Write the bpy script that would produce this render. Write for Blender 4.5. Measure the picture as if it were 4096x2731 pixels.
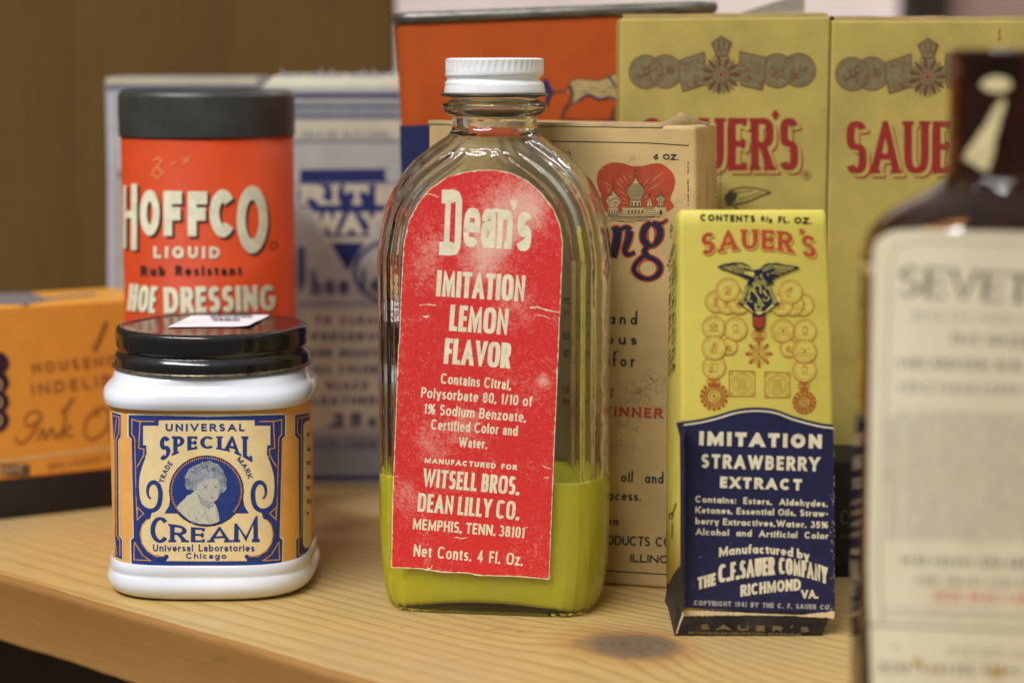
import bpy, bmesh, math, random
from math import sin, cos, pi, radians, tan, sqrt, atan2
from mathutils import Vector, Matrix, noise
from mathutils.geometry import tessellate_polygon

random.seed(7)
for o in list(bpy.data.objects):
    bpy.data.objects.remove(o)

# ------------------------------------------------------------------ camera, world, lamps, exposure
# lengths below are centimetres; S turns them into Blender metres
S = 0.01
F = 8168.0            # focal length in pixels of the 4096 px wide photograph
H = 13.85             # eye height above the shelf
PITCH = radians(7.7)
scene = bpy.context.scene
COL = scene.collection

cam_d = bpy.data.cameras.new('camera')
cam = bpy.data.objects.new('camera', cam_d)
COL.objects.link(cam)
cam.location = (0, 0, H * S)
cam.rotation_euler = (radians(90) - PITCH, 0, 0)
cam_d.sensor_width = 36.0
cam_d.lens = F / 4096 * 36
cam_d.clip_start = 0.01
cam_d.clip_end = 50
cam_d.dof.use_dof = True
cam_d.dof.focus_distance = 0.523
cam_d.dof.aperture_fstop = 7.3
scene.camera = cam

world = bpy.data.worlds.new('World')
scene.world = world
world.use_nodes = True
# a dim room with a pale ceiling: light mostly from above, little from the height of the eye
wnt = world.node_tree
wtc = wnt.nodes.new('ShaderNodeTexCoord')
wse = wnt.nodes.new('ShaderNodeSeparateXYZ')
wnt.links.new(wtc.outputs['Generated'], wse.inputs[0])
wrp = wnt.nodes.new('ShaderNodeMapRange')
wrp.inputs['From Min'].default_value = -.1
wrp.inputs['From Max'].default_value = .9
wrp.inputs['To Min'].default_value = .13
wrp.inputs['To Max'].default_value = .56
wnt.links.new(wse.outputs['Z'], wrp.inputs['Value'])
wnt.nodes['Background'].inputs[0].default_value = (1.0, 0.93, 0.82, 1)
wnt.links.new(wrp.outputs[0], wnt.nodes['Background'].inputs[1])


def area(name, loc, target, sx, sy, power, color):
    d = bpy.data.lights.new(name, 'AREA')
    d.shape = 'RECTANGLE'
    d.size, d.size_y = sx * S, sy * S
    d.energy = power
    d.color = color
    o = bpy.data.objects.new(name, d)
    COL.objects.link(o)
    o.location = Vector(loc) * S
    o.rotation_euler = (Vector(target) - Vector(loc)).to_track_quat('-Z', 'Y').to_euler()
    return o


area('ceiling_tube', (-58, -22, 116), (-2, 52, 4), 115, 11, 25.5, (0.955, 0.975, 1.0))
area('right_glint_lamp', (96, 34, 84), (2, 52, 9), 11, 4, 1.5, (0.97, 0.98, 1.0))  # unseen lamp placed at the right for glints on the flask
area('far_wall_lamp', (60, 130, 90), (20, 200, 20), 60, 40, 9.0, (1.0, 0.93, 0.9))  # added lamp out of view, there to brighten the far wall

vs = scene.view_settings
vs.view_transform = 'Standard'
vs.look = 'None'
vs.exposure = 0.0
vs.gamma = 1.0
vs.use_curve_mapping = False
scene.render.engine = 'CYCLES'
cy = scene.cycles
cy.use_denoising = True
cy.max_bounces = 14
cy.transmission_bounces = 14
cy.diffuse_bounces = 4
cy.glossy_bounces = 6
cy.caustics_refractive = True
cy.caustics_reflective = False
cy.sample_clamp_indirect = 20
cy.blur_glossy = 0.6

# ------------------------------------------------------------------ photograph geometry (for measuring)
CP, SP = cos(PITCH), sin(PITCH)
EYE = Vector((0, 0, H))


def ray(x, y):
    a, b, c = x - 2048, F, -(y - 1365.5)
    return Vector((a, b * CP + c * SP, -b * SP + c * CP))


def at_ground(x, y, z=0.0):
    d = ray(x, y)
    return EYE + d * ((z - H) / d.z)


def at_depth(x, y, Y):
    d = ray(x, y)
    return EYE + d * (Y / d.y)


def zat(y, Y, x=2048):
    return at_depth(x, y, Y).z


K = 4096 / 2352.0     # 2352-wide view -> photograph pixels


class Zm:
    """coordinates read off an enlarged crop -> photograph pixels"""
    def __init__(s, ox, oy, sc):
        s.o, s.s = (ox, oy), sc

    def __call__(s, x, y):
        return (s.o[0] + x / s.s, s.o[1] + y / s.s)

    def L(s, pts):
        return [s(*p) for p in pts]


# ------------------------------------------------------------------ surfaces that carry printing
class Flat:
    curved = False

    def __init__(s, p, n):
        s.p, s.n = Vector(p), Vector(n).normalized()

    def at(s, x, y, lift=0.0):
        d = ray(x, y)
        t = (s.p - EYE).dot(s.n) / d.dot(s.n)
        return EYE + d * t + s.n * lift


class SuperCyl:
    """upright cylinder whose section is a superellipse"""
    curved = True

    def __init__(s, cx, cy, a, b, e):
        s.c, s.a, s.b, s.e = (cx, cy), a, b, e

    def f(s, x, y):
        return abs((x - s.c[0]) / s.a) ** s.e + abs((y - s.c[1]) / s.b) ** s.e - 1

    def normal(s, x, y):
        dx, dy = (x - s.c[0]) / s.a, (y - s.c[1]) / s.b
        g = Vector((math.copysign(abs(dx) ** (s.e - 1), dx) / s.a, math.copysign(abs(dy) ** (s.e - 1), dy) / s.b, 0))
        return g.normalized()

    def at(s, x, y, lift=0.0):
        d = ray(x, y)
        d = d / d.y
        t, step, ok = s.c[1] - s.b - 0.6, 0.06, False
        end = s.c[1]
        while t < end:
            p = EYE + d * t
            if s.f(p.x, p.y) < 0:
                ok = True
                break
            t += step
        if ok:
            lo, hi = t - step, t
            for _ in range(22):
                m = (lo + hi) / 2
                p = EYE + d * m
                if s.f(p.x, p.y) < 0:
                    hi = m
                else:
                    lo = m
        else:
            p = EYE + d * end
            p.x = s.c[0] + math.copysign(s.a, p.x - s.c[0])
        return p + s.normal(p.x, p.y) * lift


# ------------------------------------------------------------------ stroke lettering
def ell(cx, cy, rx, ry, a0, a1, n=None, e=2.0):
    n = n or max(4, int(abs(a1 - a0) / 15))
    out = []
    for i in range(n + 1):
        a = radians(a0 + (a1 - a0) * i / n)
        c, s_ = cos(a), sin(a)
        out.append((cx + rx * math.copysign(abs(c) ** (2 / e), c), cy + ry * math.copysign(abs(s_) ** (2 / e), s_)))
    return out


def glyphs(e=2.0, dbl=False):
    """skeletons; x 0..1 over the glyph width, y 0..1 capital (or x) height, 2 ascender, -1 descender.
    entry: (relative width or None for a bare stem, strokes); a stroke is points, ('c', points) closed, ('d', x, y) dot"""
    E = lambda cx, cy, rx, ry, a0, a1, n=None: ell(cx, cy, rx, ry, a0, a1, n, e)
    O = ('c', E(.5, .5, .5, .5, 90, 435, 24))
    G = {
        'A': (.86, [[(0, 0), (.5, 1), (1, 0)], [(.2, .3), (.8, .3)]]),
        'B': (.66, [[(0, 0), (0, 1)], [(0, 1), (.5, 1)] + E(.55, .765, .37, .235, 80, -80) + [(.5, .53), (0, .53)],
                    [(.5, .53)] + E(.55, .265, .45, .265, 80, -90) + [(0, 0)]]),
        'C': (.8, [E(.52, .5, .52, .5, 42, 318, 20)]),
        'D': (.76, [[(0, 0), (0, 1)], [(0, 1), (.3, 1)] + E(.4, .5, .6, .5, 80, -80, 14) + [(.3, 0), (0, 0)]]),
        'E': (.56, [[(1, 1), (0, 1), (0, 0), (1, 0)], [(0, .51), (.88, .51)]]),
        'F': (.54, [[(1, 1), (0, 1), (0, 0)], [(0, .49), (.86, .49)]]),
        'G': (.84, [E(.5, .5, .5, .5, 42, 335, 20) + [(1, .46), (.56, .46)]]),
        'H': (.72, [[(0, 0), (0, 1)], [(1, 0), (1, 1)], [(0, .52), (1, .52)]]),
        'I': (None, [[(0, 0), (0, 1)]]),
        'J': (.5, [[(1, 1), (1, .32)] + E(.5, .32, .5, .32, -10, -170)]),
        'K': (.72, [[(0, 0), (0, 1)], [(1, 1), (0.05, .36)], [(.34, .58), (1, 0)]]),
        'L': (.54, [[(0, 1), (0, 0), (1, 0)]]),
        'M': (.95, [[(0, 0), (.02, 1), (.5, .1), (.98, 1), (1, 0)]]),
        'N': (.76, [[(0, 0), (0, 1), (1, 0), (1, 1)]]),
        'O': (.84, [O]),
        'P': (.62, [[(0, 0), (0, 1)], [(0, 1), (.5, 1)] + E(.5, .735, .5, .265, 80, -80) + [(.5, .47), (0, .47)]]),
        'Q': (.84, [O, [(.6, .28), (1, -.04)]]),
        'R': (.68, [[(0, 0), (0, 1)], [(0, 1), (.5, 1)] + E(.5, .745, .46, .255, 80, -80) + [(.5, .49), (0, .49)], [(.48, .49), (1, 0)]]),
        'S': (.6, [E(.5, .755, .47, .245, 25, 255) + E(.5, .255, .5, .255, 75, -155)]),
        'T': (.66, [[(0, 1), (1, 1)], [(.5, 1), (.5, 0)]]),
        'U': (.72, [[(0, 1), (0, .4)] + E(.5, .4, .5, .4, 190, 350) + [(1, .4), (1, 1)]]),
        'V': (.82, [[(0, 1), (.5, 0), (1, 1)]]),
        'W': (1.15, [[(0, 1), (.26, 0), (.5, .95), (.74, 0), (1, 1)]]),
        'X': (.76, [[(0, 1), (1, 0)], [(1, 1), (0, 0)]]),
        'Y': (.78, [[(0, 1), (.5, .45), (.5, 0)], [(1, 1), (.5, .45)]]),
        'Z': (.68, [[(0, 1), (1, 1), (0, 0), (1, 0)]]),
        '0': (.62, [O]),
        '1': (.34, [[(0, .78), (.8, .98), (.8, 0)]]),
        '2': (.56, [E(.5, .7, .48, .3, 165, -30) + [(0, 0), (1, 0)]]),
        '3': (.56, [E(.46, .76, .44, .24, 150, -75) + E(.46, .26, .54, .26, 75, -150)]),
        '4': (.62, [[(.75, 0), (.75, 1), (0, .26), (1, .26)]]),
        '5': (.56, [[(.9, 1), (.2, 1), (.1, .56)] + E(.45, .32, .55, .32, 110, -150)]),
        '6': (.6, [[(.72, 1), (.12, .48)], ('c', E(.5, .31, .5, .31, 90, 435, 18))]),
        '7': (.56, [[(0, 1), (1, 1), (.3, 0)]]),
        '9': (.6, [[(.28, 0), (.88, .52)], ('c', E(.5, .69, .5, .31, 90, 435, 18))]),
        '8': (.58, [('c', E(.5, .765, .42, .235, 90, 435, 16)), ('c', E(.5, .265, .5, .265, 90, 435, 16))]),
        '.': (None, [('d', 0, 0)]),
        ',': (None, [('d', 0, 0), [(.0, .12), (-.1, -.16)]]),
        ':': (None, [('d', 0, 0), ('d', 0, .55)]),
        "'": (None, [[(0, 1.0), (-.06, .74)]]),
        '-': (.34, [[(0, .38), (1, .38)]]),
        '/': (.4, [[(0, -.1), (1, 1.05)]]),
        '%': (.9, [[(.12, 0), (.88, 1)], ('c', E(.2, .77, .2, .23, 90, 435, 10)), ('c', E(.8, .23, .2, .23, 90, 435, 10))]),
        # lower case
        'a': (.62, [('c', E(.46, .5, .46, .5, 90, 435, 18)), [(1, 1), (1, 0)]]),
        'b': (.62, [[(0, 2), (0, 0)], ('c', E(.54, .5, .46, .5, 90, 435, 18))]),
        'c': (.56, [E(.52, .5, .52, .5, 42, 318, 16)]),
        'd': (.62, [[(1, 2), (1, 0)], ('c', E(.46, .5, .46, .5, 90, 435, 18))]),
        'e': (.6, [[(.04, .5), (1, .5)] + E(.5, .5, .5, .5, 10, 318, 18)]),
        'f': (.36, [[(.95, 2.0), (.6, 1.95), (.4, 1.6), (.4, 0)], [(0, 1), (.95, 1)]]),
        'g': (.62, [('c', E(.46, .5, .46, .5, 90, 435, 18)), [(1, 1), (1, -.4)] + E(.5, -.4, .5, .6, -10, -155)]),
        'h': (.56, [[(0, 2), (0, 0)], [(0, .5)] + E(.5, .52, .5, .48, 170, 10) + [(1, .5), (1, 0)]]),
        'i': (None, [[(0, 0), (0, 1)], ('d', 0, 1.62)]),
        'k': (.56, [[(0, 2), (0, 0)], [(.95, 1), (.04, .36)], [(.35, .6), (1, 0)]]),
        'l': (None, [[(0, 0), (0, 2)]]),
        'm': (.94, [[(0, 0), (0, 1)], [(0, .55)] + E(.25, .6, .25, .4, 170, 10) + [(.5, .5), (.5, 0)], [(.5, .55)] + E(.75, .6, .25, .4, 170, 10) + [(1, .5), (1, 0)]]),
        'n': (.56, [[(0, 0), (0, 1)], [(0, .5)] + E(.5, .55, .5, .45, 170, 10) + [(1, .5), (1, 0)]]),
        'o': (.64, [O]),
        'p': (.62, [[(0, 1), (0, -1)], ('c', E(.54, .5, .46, .5, 90, 435, 18))]),
        'r': (.38, [[(0, 0), (0, 1)], [(0, .5), (.25, .86), (.6, .99), (1, .96)]]),
        's': (.48, [E(.5, .755, .46, .245, 25, 255) + E(.5, .255, .5, .255, 75, -155)]),
        't': (.36, [[(.42, 1.6), (.42, .25), (.6, .03), (.95, 0)], [(0, 1), (.95, 1)]]),
        'u': (.56, [[(0, 1), (0, .5)] + E(.5, .45, .5, .45, 190, 350) + [(1, .5), (1, 1)], [(1, .5), (1, 0)]]),
        'v': (.58, [[(0, 1), (.5, 0), (1, 1)]]),
        'w': (.86, [[(0, 1), (.26, 0), (.5, .95), (.74, 0), (1, 1)]]),
        'x': (.56, [[(0, 1), (1, 0)], [(1, 1), (0, 0)]]),
        'y': (.58, [[(0, 1), (.5, 0)], [(1, 1), (.28, -1)]]),
        'z': (.5, [[(0, 1), (1, 1), (0, 0), (1, 0)]]),
    }
    if dbl:
        G['a'] = (.54, [[(.04, .74)] + E(.5, .72, .46, .28, 150, 10) + [(.96, .6), (.96, 0)],
                        [(.96, .6), (.5, .58)] + E(.44, .29, .42, .29, 95, 270) + [(.7, .06), (.96, .25)]])
    return G


_GC = {}


def get_glyphs(e, dbl):
    k = (e, dbl)
    if k not in _GC:
        _GC[k] = glyphs(e, dbl)
    return _GC[k]


def offset_strip(pts, tx, ty, closed):
    n = len(pts)
    L, R = [], []
    nor = []
    for i in range(n if closed else n - 1):
        a, b = pts[i], pts[(i + 1) % n]
        dx, dy = b[0] - a[0], b[1] - a[1]
        l = math.hypot(dx, dy) or 1e-9
        nor.append((-dy / l, dx / l))
    for i in range(n):
        if closed:
            n1, n2 = nor[i - 1], nor[i]
        else:
            n1, n2 = nor[max(0, i - 1)], nor[min(i, n - 2)]
        mx, my = n1[0] + n2[0], n1[1] + n2[1]
        q = mx * mx + my * my
        if q < 0.18:
            q = 0.18
        f = 2 / q
        mx, my = mx * f, my * f
        L.append((pts[i][0] + mx * tx / 2, pts[i][1] + my * ty / 2))
        R.append((pts[i][0] - mx * tx / 2, pts[i][1] - my * ty / 2))
    quads = []
    for i in range(n if closed else n - 1):
        j = (i + 1) % n
        quads.append([L[i], R[i], R[j], L[j]])
    return quads


def clip_axis(poly, ax, v, keep_less):
    out = []
    n = len(poly)
    for i in range(n):
        a, b = poly[i], poly[(i + 1) % n]
        ia = (a[ax] <= v) if keep_less else (a[ax] >= v)
        ib = (b[ax] <= v) if keep_less else (b[ax] >= v)
        if ia:
            out.append(a)
        if ia != ib:
            t = (v - a[ax]) / (b[ax] - a[ax])
            out.append((a[0] + (b[0] - a[0]) * t, a[1] + (b[1] - a[1]) * t))
    return out


def dedupe(poly):
    out = []
    for p in poly:
        if not out or math.hypot(p[0] - out[-1][0], p[1] - out[-1][1]) > 1e-5:
            out.append(p)
    if len(out) > 1 and math.hypot(out[0][0] - out[-1][0], out[0][1] - out[-1][1]) < 1e-5:
        out.pop()
    return out


class Art:
    """flat ink shapes in photograph pixels, later laid on a surface"""
    def __init__(s):
        s.items = []          # (polygon, ink index, lift)
        s.k = 0
        s.bound = None
        s.q = 0

    def _add(s, poly, ink, layer):
        s.q = (s.q + 1) % 4
        if s.bound:
            for ax, v, less in s.bound:
                poly = clip_axis(poly, ax, v, less)
                if len(poly) < 3:
                    return
        poly = dedupe(poly)
        if len(poly) >= 3:
            s.items.append((poly, ink, layer * 0.0024 + (s.k % 12) * 0.00016 + s.q * 0.00005))

    def poly(s, pts, ink=0, layer=1):
        s.k += 1
        s._add(list(pts), ink, layer)

    def stroke(s, pts, t, ink=0, layer=1, closed=False, ty=None):
        s.k += 1
        for q in offset_strip(list(pts), t, ty or t, closed):
            s._add(q, ink, layer)

    def taper(s, pts, t0, t1, ink=0, layer=1, tm=None):
        """stroke whose width runs t0 -> (tm) -> t1"""
        s.k += 1
        n = len(pts)
        L, R = [], []
        for i in range(n):
            a, b = pts[max(0, i - 1)], pts[min(n - 1, i + 1)]
            dx, dy = b[0] - a[0], b[1] - a[1]
            l = math.hypot(dx, dy) or 1
            u = i / (n - 1)
            if tm is None:
                w = t0 + (t1 - t0) * u
            else:
                w = t0 + (tm - t0) * u * 2 if u < .5 else tm + (t1 - tm) * (u * 2 - 1)
            w /= 2
            L.append((pts[i][0] - dy / l * w, pts[i][1] + dx / l * w))
            R.append((pts[i][0] + dy / l * w, pts[i][1] - dx / l * w))
        for i in range(n - 1):
            s._add([L[i], R[i], R[i + 1], L[i + 1]], ink, layer)

    def disc(s, cx, cy, rx, ry=None, ink=0, layer=1, n=28):
        s.poly(ell(cx, cy, rx, ry or rx, 0, 360 - 360 / n, n - 1), ink, layer)

    def ring(s, cx, cy, rx, ry, t, ink=0, layer=1, a0=0, a1=360, n=28):
        if a1 - a0 >= 360:
            s.stroke(ell(cx, cy, rx, ry, 0, 360 - 360 / n, n - 1), t, ink, layer, True)
        else:
            s.stroke(ell(cx, cy, rx, ry, a0, a1, n), t, ink, layer)

    def rect(s, x0, y0, x1, y1, ink=0, layer=1):
        s.poly([(x0, y0), (x1, y0), (x1, y1), (x0, y1)], ink, layer)

    def text(s, st, p0, p1, Hh, t, ink=0, layer=2, ty=None, xh=.68, gap=.14, space=.45, e=2.0, dbl=False,
             serif=None, slant=0.0, warp=None, shift=(0, 0), drop=.28, up=None):
        ty = ty or t
        G = get_glyphs(e, dbl)
        L = math.hypot(p1[0] - p0[0], p1[1] - p0[1])
        fixed = flex = 0.0
        for i, ch in enumerate(st):
            if ch == ' ':
                flex += space * Hh
            else:
                w = G[ch][0]
                if w is None:
                    fixed += t
                else:
                    flex += w * Hh
            if i < len(st) - 1:
                flex += gap * Hh
        k = (L - fixed) / flex
        ex = ((p1[0] - p0[0]) / L, (p1[1] - p0[1]) / L)
        ey = up or (ex[1], -ex[0])
        XH = Hh * xh

        def my(g, low):
            if not low:
                return ty / 2 + g * (Hh - ty)
            if g <= 0:
                return ty / 2 + g * (drop * Hh)
            if g <= 1:
                return ty / 2 + g * (XH - ty)
            return XH - ty / 2 + (g - 1) * (Hh - XH)

        x = 0.0
        for ch in st:
            if ch == ' ':
                x += (space + gap) * Hh * k
                continue
            w, strokes = G[ch]
            W = t if w is None else max(w * Hh * k, t * 1.3)
            low = ch.islower()
            top = Hh if not low or any(q[1] > 1.5 for st_ in strokes if st_[0] not in ('c', 'd') for q in st_) else XH
            lo = 0.0
            if ch in 'gpyq':
                lo = -(drop * Hh) - ty
            if ch in ",/Q'":
                lo, top = -Hh, Hh * 1.2
            if ch == 'i':
                top = Hh * 1.1

            def X(g):
                return x + t / 2 + g * (W - t) if w is not None else x + t / 2 + g * Hh

            def emit(poly):
                out = []
                for (px, py) in poly:
                    px += slant * py
                    if warp:
                        q = warp(px / L, py)
                    else:
                        q = (p0[0] + ex[0] * px + ey[0] * py, p0[1] + ex[1] * px + ey[1] * py)
                    out.append((q[0] + shift[0], q[1] + shift[1]))
                s._add(out, ink, layer)

            for sk in strokes:
                s.k += 1
                if sk[0] == 'd':
                    cx, cy_ = X(sk[1]), my(sk[2], low)
                    r = t * .56
                    if e > 2.4:
                        emit([(cx - r, cy_ - r), (cx + r, cy_ - r), (cx + r, cy_ + r), (cx - r, cy_ + r)])
                    else:
                        emit(ell(cx, cy_, r, r, 0, 315, 7))
                    continue
                closed = sk[0] == 'c'
                raw = sk[1] if closed else sk
                pts = [(X(a), my(b, low)) for a, b in raw]
                if not closed:
                    # run steep ends past the line they stand on, then trim level
                    for end in (0, -1):
                        g = raw[end]
                        if g[1] in (0, 1, 2):
                            nb = pts[1] if end == 0 else pts[-2]
                            dx, dy = pts[end][0] - nb[0], pts[end][1] - nb[1]
                            l = math.hypot(dx, dy) or 1
                            if abs(dy) / l > .45:
                                m = ty * 1.6
                                pts[end] = (pts[end][0] + dx / l * m, pts[end][1] + dy / l * m)
                        nb = raw[1] if end == 0 else raw[-2]
                        if abs(g[1] - nb[1]) < .06 and ch not in 'CScsGga' and (g[0] < .05 or g[0] > .83):
                            pts[end] = (pts[end][0] + math.copysign(t / 2, g[0] - nb[0]), pts[end][1])
                for q in offset_strip(pts, t, ty, closed):
                    q = clip_axis(q, 1, lo, False)
                    if len(q) >= 3:
                        q = clip_axis(q, 1, top, True)
                    if len(q) >= 3:
                        emit(q)
                if serif and not closed and ch not in ",.'-/":
                    sl, sth = serif
                    for end in (0, -1):
                        g = raw[end]
                        nb = raw[1] if end == 0 else raw[-2]
                        cx, cy_ = X(g[0]), my(g[1], low)
                        dx, dy = X(g[0]) - X(nb[0]), my(g[1], low) - my(nb[1], low)
                        l = math.hypot(dx, dy) or 1
                        s.k += 1
                        if abs(dy) / l > .45:
                            if g[1] not in (0, 1, 2, -1):
                                continue
                            yy0 = 0 if g[1] == 0 else cy_ + ty / 2 - sth
                            hw = t / 2 + sl
                            emit([(cx - hw, yy0), (cx + hw, yy0), (cx + hw, yy0 + sth), (cx - hw, yy0 + sth)])
                        elif ch in 'CSGEFLTZceszJa' and not (ch in 'G' and end == -1):
                            d = 1 if dx > 0 else -1
                            x1 = cx + (d * t * .15 if ch in 'EFLTZ' else 0)
                            hh = sl + ty * .5
                            ya, yb = cy_ - hh, cy_ + hh
                            if g[1] > .93:
                                yb = cy_ + ty / 2
                            if g[1] < .07:
                                ya = cy_ - ty / 2
                            emit([(x1 - sth * .55, ya), (x1 + sth * .55, ya), (x1 + sth * .55, yb), (x1 - sth * .55, yb)])
            x += W + gap * Hh * k
        return k

    def build(s, name, surf, inks, parent=None, lift=0.0, step=14.0):
        vs_, fs, mi = [], [], []
        for poly, ink, lf in s.items:
            if len(poly) <= 4:
                tris = None
                pieces = [poly]
            else:
                tri = tessellate_polygon([[Vector((p[0], p[1], 0)) for p in poly]])
                pieces = [[poly[i] for i in t] for t in tri]
            if surf.curved:
                out = []
                for pc in pieces:
                    xs = [p[0] for p in pc]
                    ys = [p[1] for p in pc]
                    if max(xs) - min(xs) < step * 1.3:
                        out.append(pc)
                        continue
                    n0, n1 = int(min(xs) // step), int(max(xs) // step)
                    for q in range(n0, n1 + 1):
                        c = clip_axis(clip_axis(pc, 0, q * step, False), 0, (q + 1) * step, True)
                        c = dedupe(c)
                        if len(c) >= 3:
                            out.append(c)
                pieces = out
            for pc in pieces:
                b = len(vs_)
                ar = 0.0
                for i in range(len(pc)):
                    a_, b_ = pc[i], pc[(i + 1) % len(pc)]
                    ar += a_[0] * b_[1] - a_[1] * b_[0]
                if abs(ar) < 1e-3:
                    continue
                if ar > 0:            # image y runs down: keep the outside facing the reader
                    pc = pc[::-1]
                for p in pc:
                    vs_.append(surf.at(p[0], p[1], lift + lf))
                fs.append(list(range(b, b + len(pc))))
                mi.append(ink)
        return mesh_obj(name, vs_, fs, inks, parent, mi)


# ------------------------------------------------------------------ objects
def root_of(parent):
    return parent['_at'] if parent is not None and '_at' in parent else (0, 0, 0)


def world_at(o):
    v = Vector((0, 0, 0))
    while o is not None:
        v += Vector(o.location)
        o = o.parent
    return v / S


def mesh_obj(name, verts, faces, mats, parent=None, mi=None, smooth=False, at=None):
    base = world_at(parent) if parent is not None else Vector(at or (0, 0, 0))
    me = bpy.data.meshes.new(name)
    me.from_pydata([tuple((Vector(v) - base) * S) for v in verts], [], faces)
    for m in (mats if isinstance(mats, (list, tuple)) else [mats]):
        me.materials.append(m)
    if mi:
        me.polygons.foreach_set('material_index', mi)
    if smooth:
        me.polygons.foreach_set('use_smooth', [True] * len(me.polygons))
    me.update()
    o = bpy.data.objects.new(name, me)
    COL.objects.link(o)
    if parent is not None:
        o.parent = parent
    else:
        o.location = base * S
    return o


def bm_obj(name, bm, mats, parent=None, smooth=False, at=None):
    base = world_at(parent) if parent is not None else Vector(at or (0, 0, 0))
    bmesh.ops.translate(bm, verts=bm.verts, vec=-base)
    bmesh.ops.scale(bm, verts=bm.verts, vec=(S, S, S))
    bmesh.ops.recalc_face_normals(bm, faces=bm.faces)
    me = bpy.data.meshes.new(name)
    bm.to_mesh(me)
    bm.free()
    for m in (mats if isinstance(mats, (list, tuple)) else [mats]):
        me.materials.append(m)
    if smooth:
        me.polygons.foreach_set('use_smooth', [True] * len(me.polygons))
    o = bpy.data.objects.new(name, me)
    COL.objects.link(o)
    if parent is not None:
        o.parent = parent
    else:
        o.location = base * S
    return o


def thing(name, label, cat, loc, group=None):
    o = bpy.data.objects.new(name, None)
    COL.objects.link(o)
    o.empty_display_size = 0.01
    o.location = Vector(loc) * S
    o['label'], o['category'] = label, cat
    if group:
        o['group'] = group
    return o


def tag(o, label, cat, group=None):
    o['label'], o['category'] = label, cat
    if group:
        o['group'] = group
    return o


def struct(o):
    o['kind'] = 'structure'
    return o


def hexa(corners, bevel=0.08, segs=3, cuts=0, wob=0.0, seed=0):
    """box from 8 corners: front bl br tr tl, back bl br tr tl"""
    bm = bmesh.new()
    v = [bm.verts.new(Vector(c)) for c in corners]
    for f in ((0, 1, 2, 3), (5, 4, 7, 6), (4, 0, 3, 7), (1, 5, 6, 2), (3, 2, 6, 7), (4, 5, 1, 0)):
        bm.faces.new([v[i] for i in f])
    bmesh.ops.recalc_face_normals(bm, faces=bm.faces)
    if cuts:
        bmesh.ops.subdivide_edges(bm, edges=list(bm.edges), cuts=cuts, use_grid_fill=True)
        sharp = [e for e in bm.edges if e.calc_face_angle(0) > .5]
    else:
        sharp = list(bm.edges)
    if bevel:
        bmesh.ops.bevel(bm, geom=sharp, offset=bevel, segments=segs, profile=.5, affect='EDGES', clamp_overlap=True)
    return bm


def lathe(prof, cx, cy, seg=64, rfun=None):
    """prof: (r, z) from the bottom up; rfun(r, z, angle) may change the radius"""
    vs_, fs = [], []
    for (r, z) in prof:
        for i in range(seg):
            a = 2 * pi * i / seg
            rr = rfun(r, z, a) if rfun else r
            vs_.append((cx + rr * cos(a), cy + rr * sin(a), z))
    for j in range(len(prof) - 1):
        for i in range(seg):
            k = (i + 1) % seg
            fs.append([j * seg + i, j * seg + k, (j + 1) * seg + k, (j + 1) * seg + i])
    if prof[0][0] > 0:
        fs.append([i for i in range(seg)][::-1])
    if prof[-1][0] > 0:
        fs.append([(len(prof) - 1) * seg + i for i in range(seg)])
    return vs_, fs


def smooth_prof(pts, n=6):
    """Catmull-Rom through a profile"""
    out = []
    P = [pts[0]] + list(pts) + [pts[-1]]
    for i in range(1, len(P) - 2):
        p0, p1, p2, p3 = P[i - 1], P[i], P[i + 1], P[i + 2]
        for j in range(n):
            t = j / n
            out.append(tuple(.5 * ((2 * p1[k]) + (-p0[k] + p2[k]) * t + (2 * p0[k] - 5 * p1[k] + 4 * p2[k] - p3[k]) * t * t
                                   + (-p0[k] + 3 * p1[k] - 3 * p2[k] + p3[k]) * t ** 3) for k in range(len(p1))))
    out.append(tuple(pts[-1]))
    return out


# ------------------------------------------------------------------ materials
def srgb(r, g, b):
    f = lambda c: (c / 255 / 12.92) if c <= 10.31 else ((c / 255 + .055) / 1.055) ** 2.4
    return (f(r), f(g), f(b))


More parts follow.
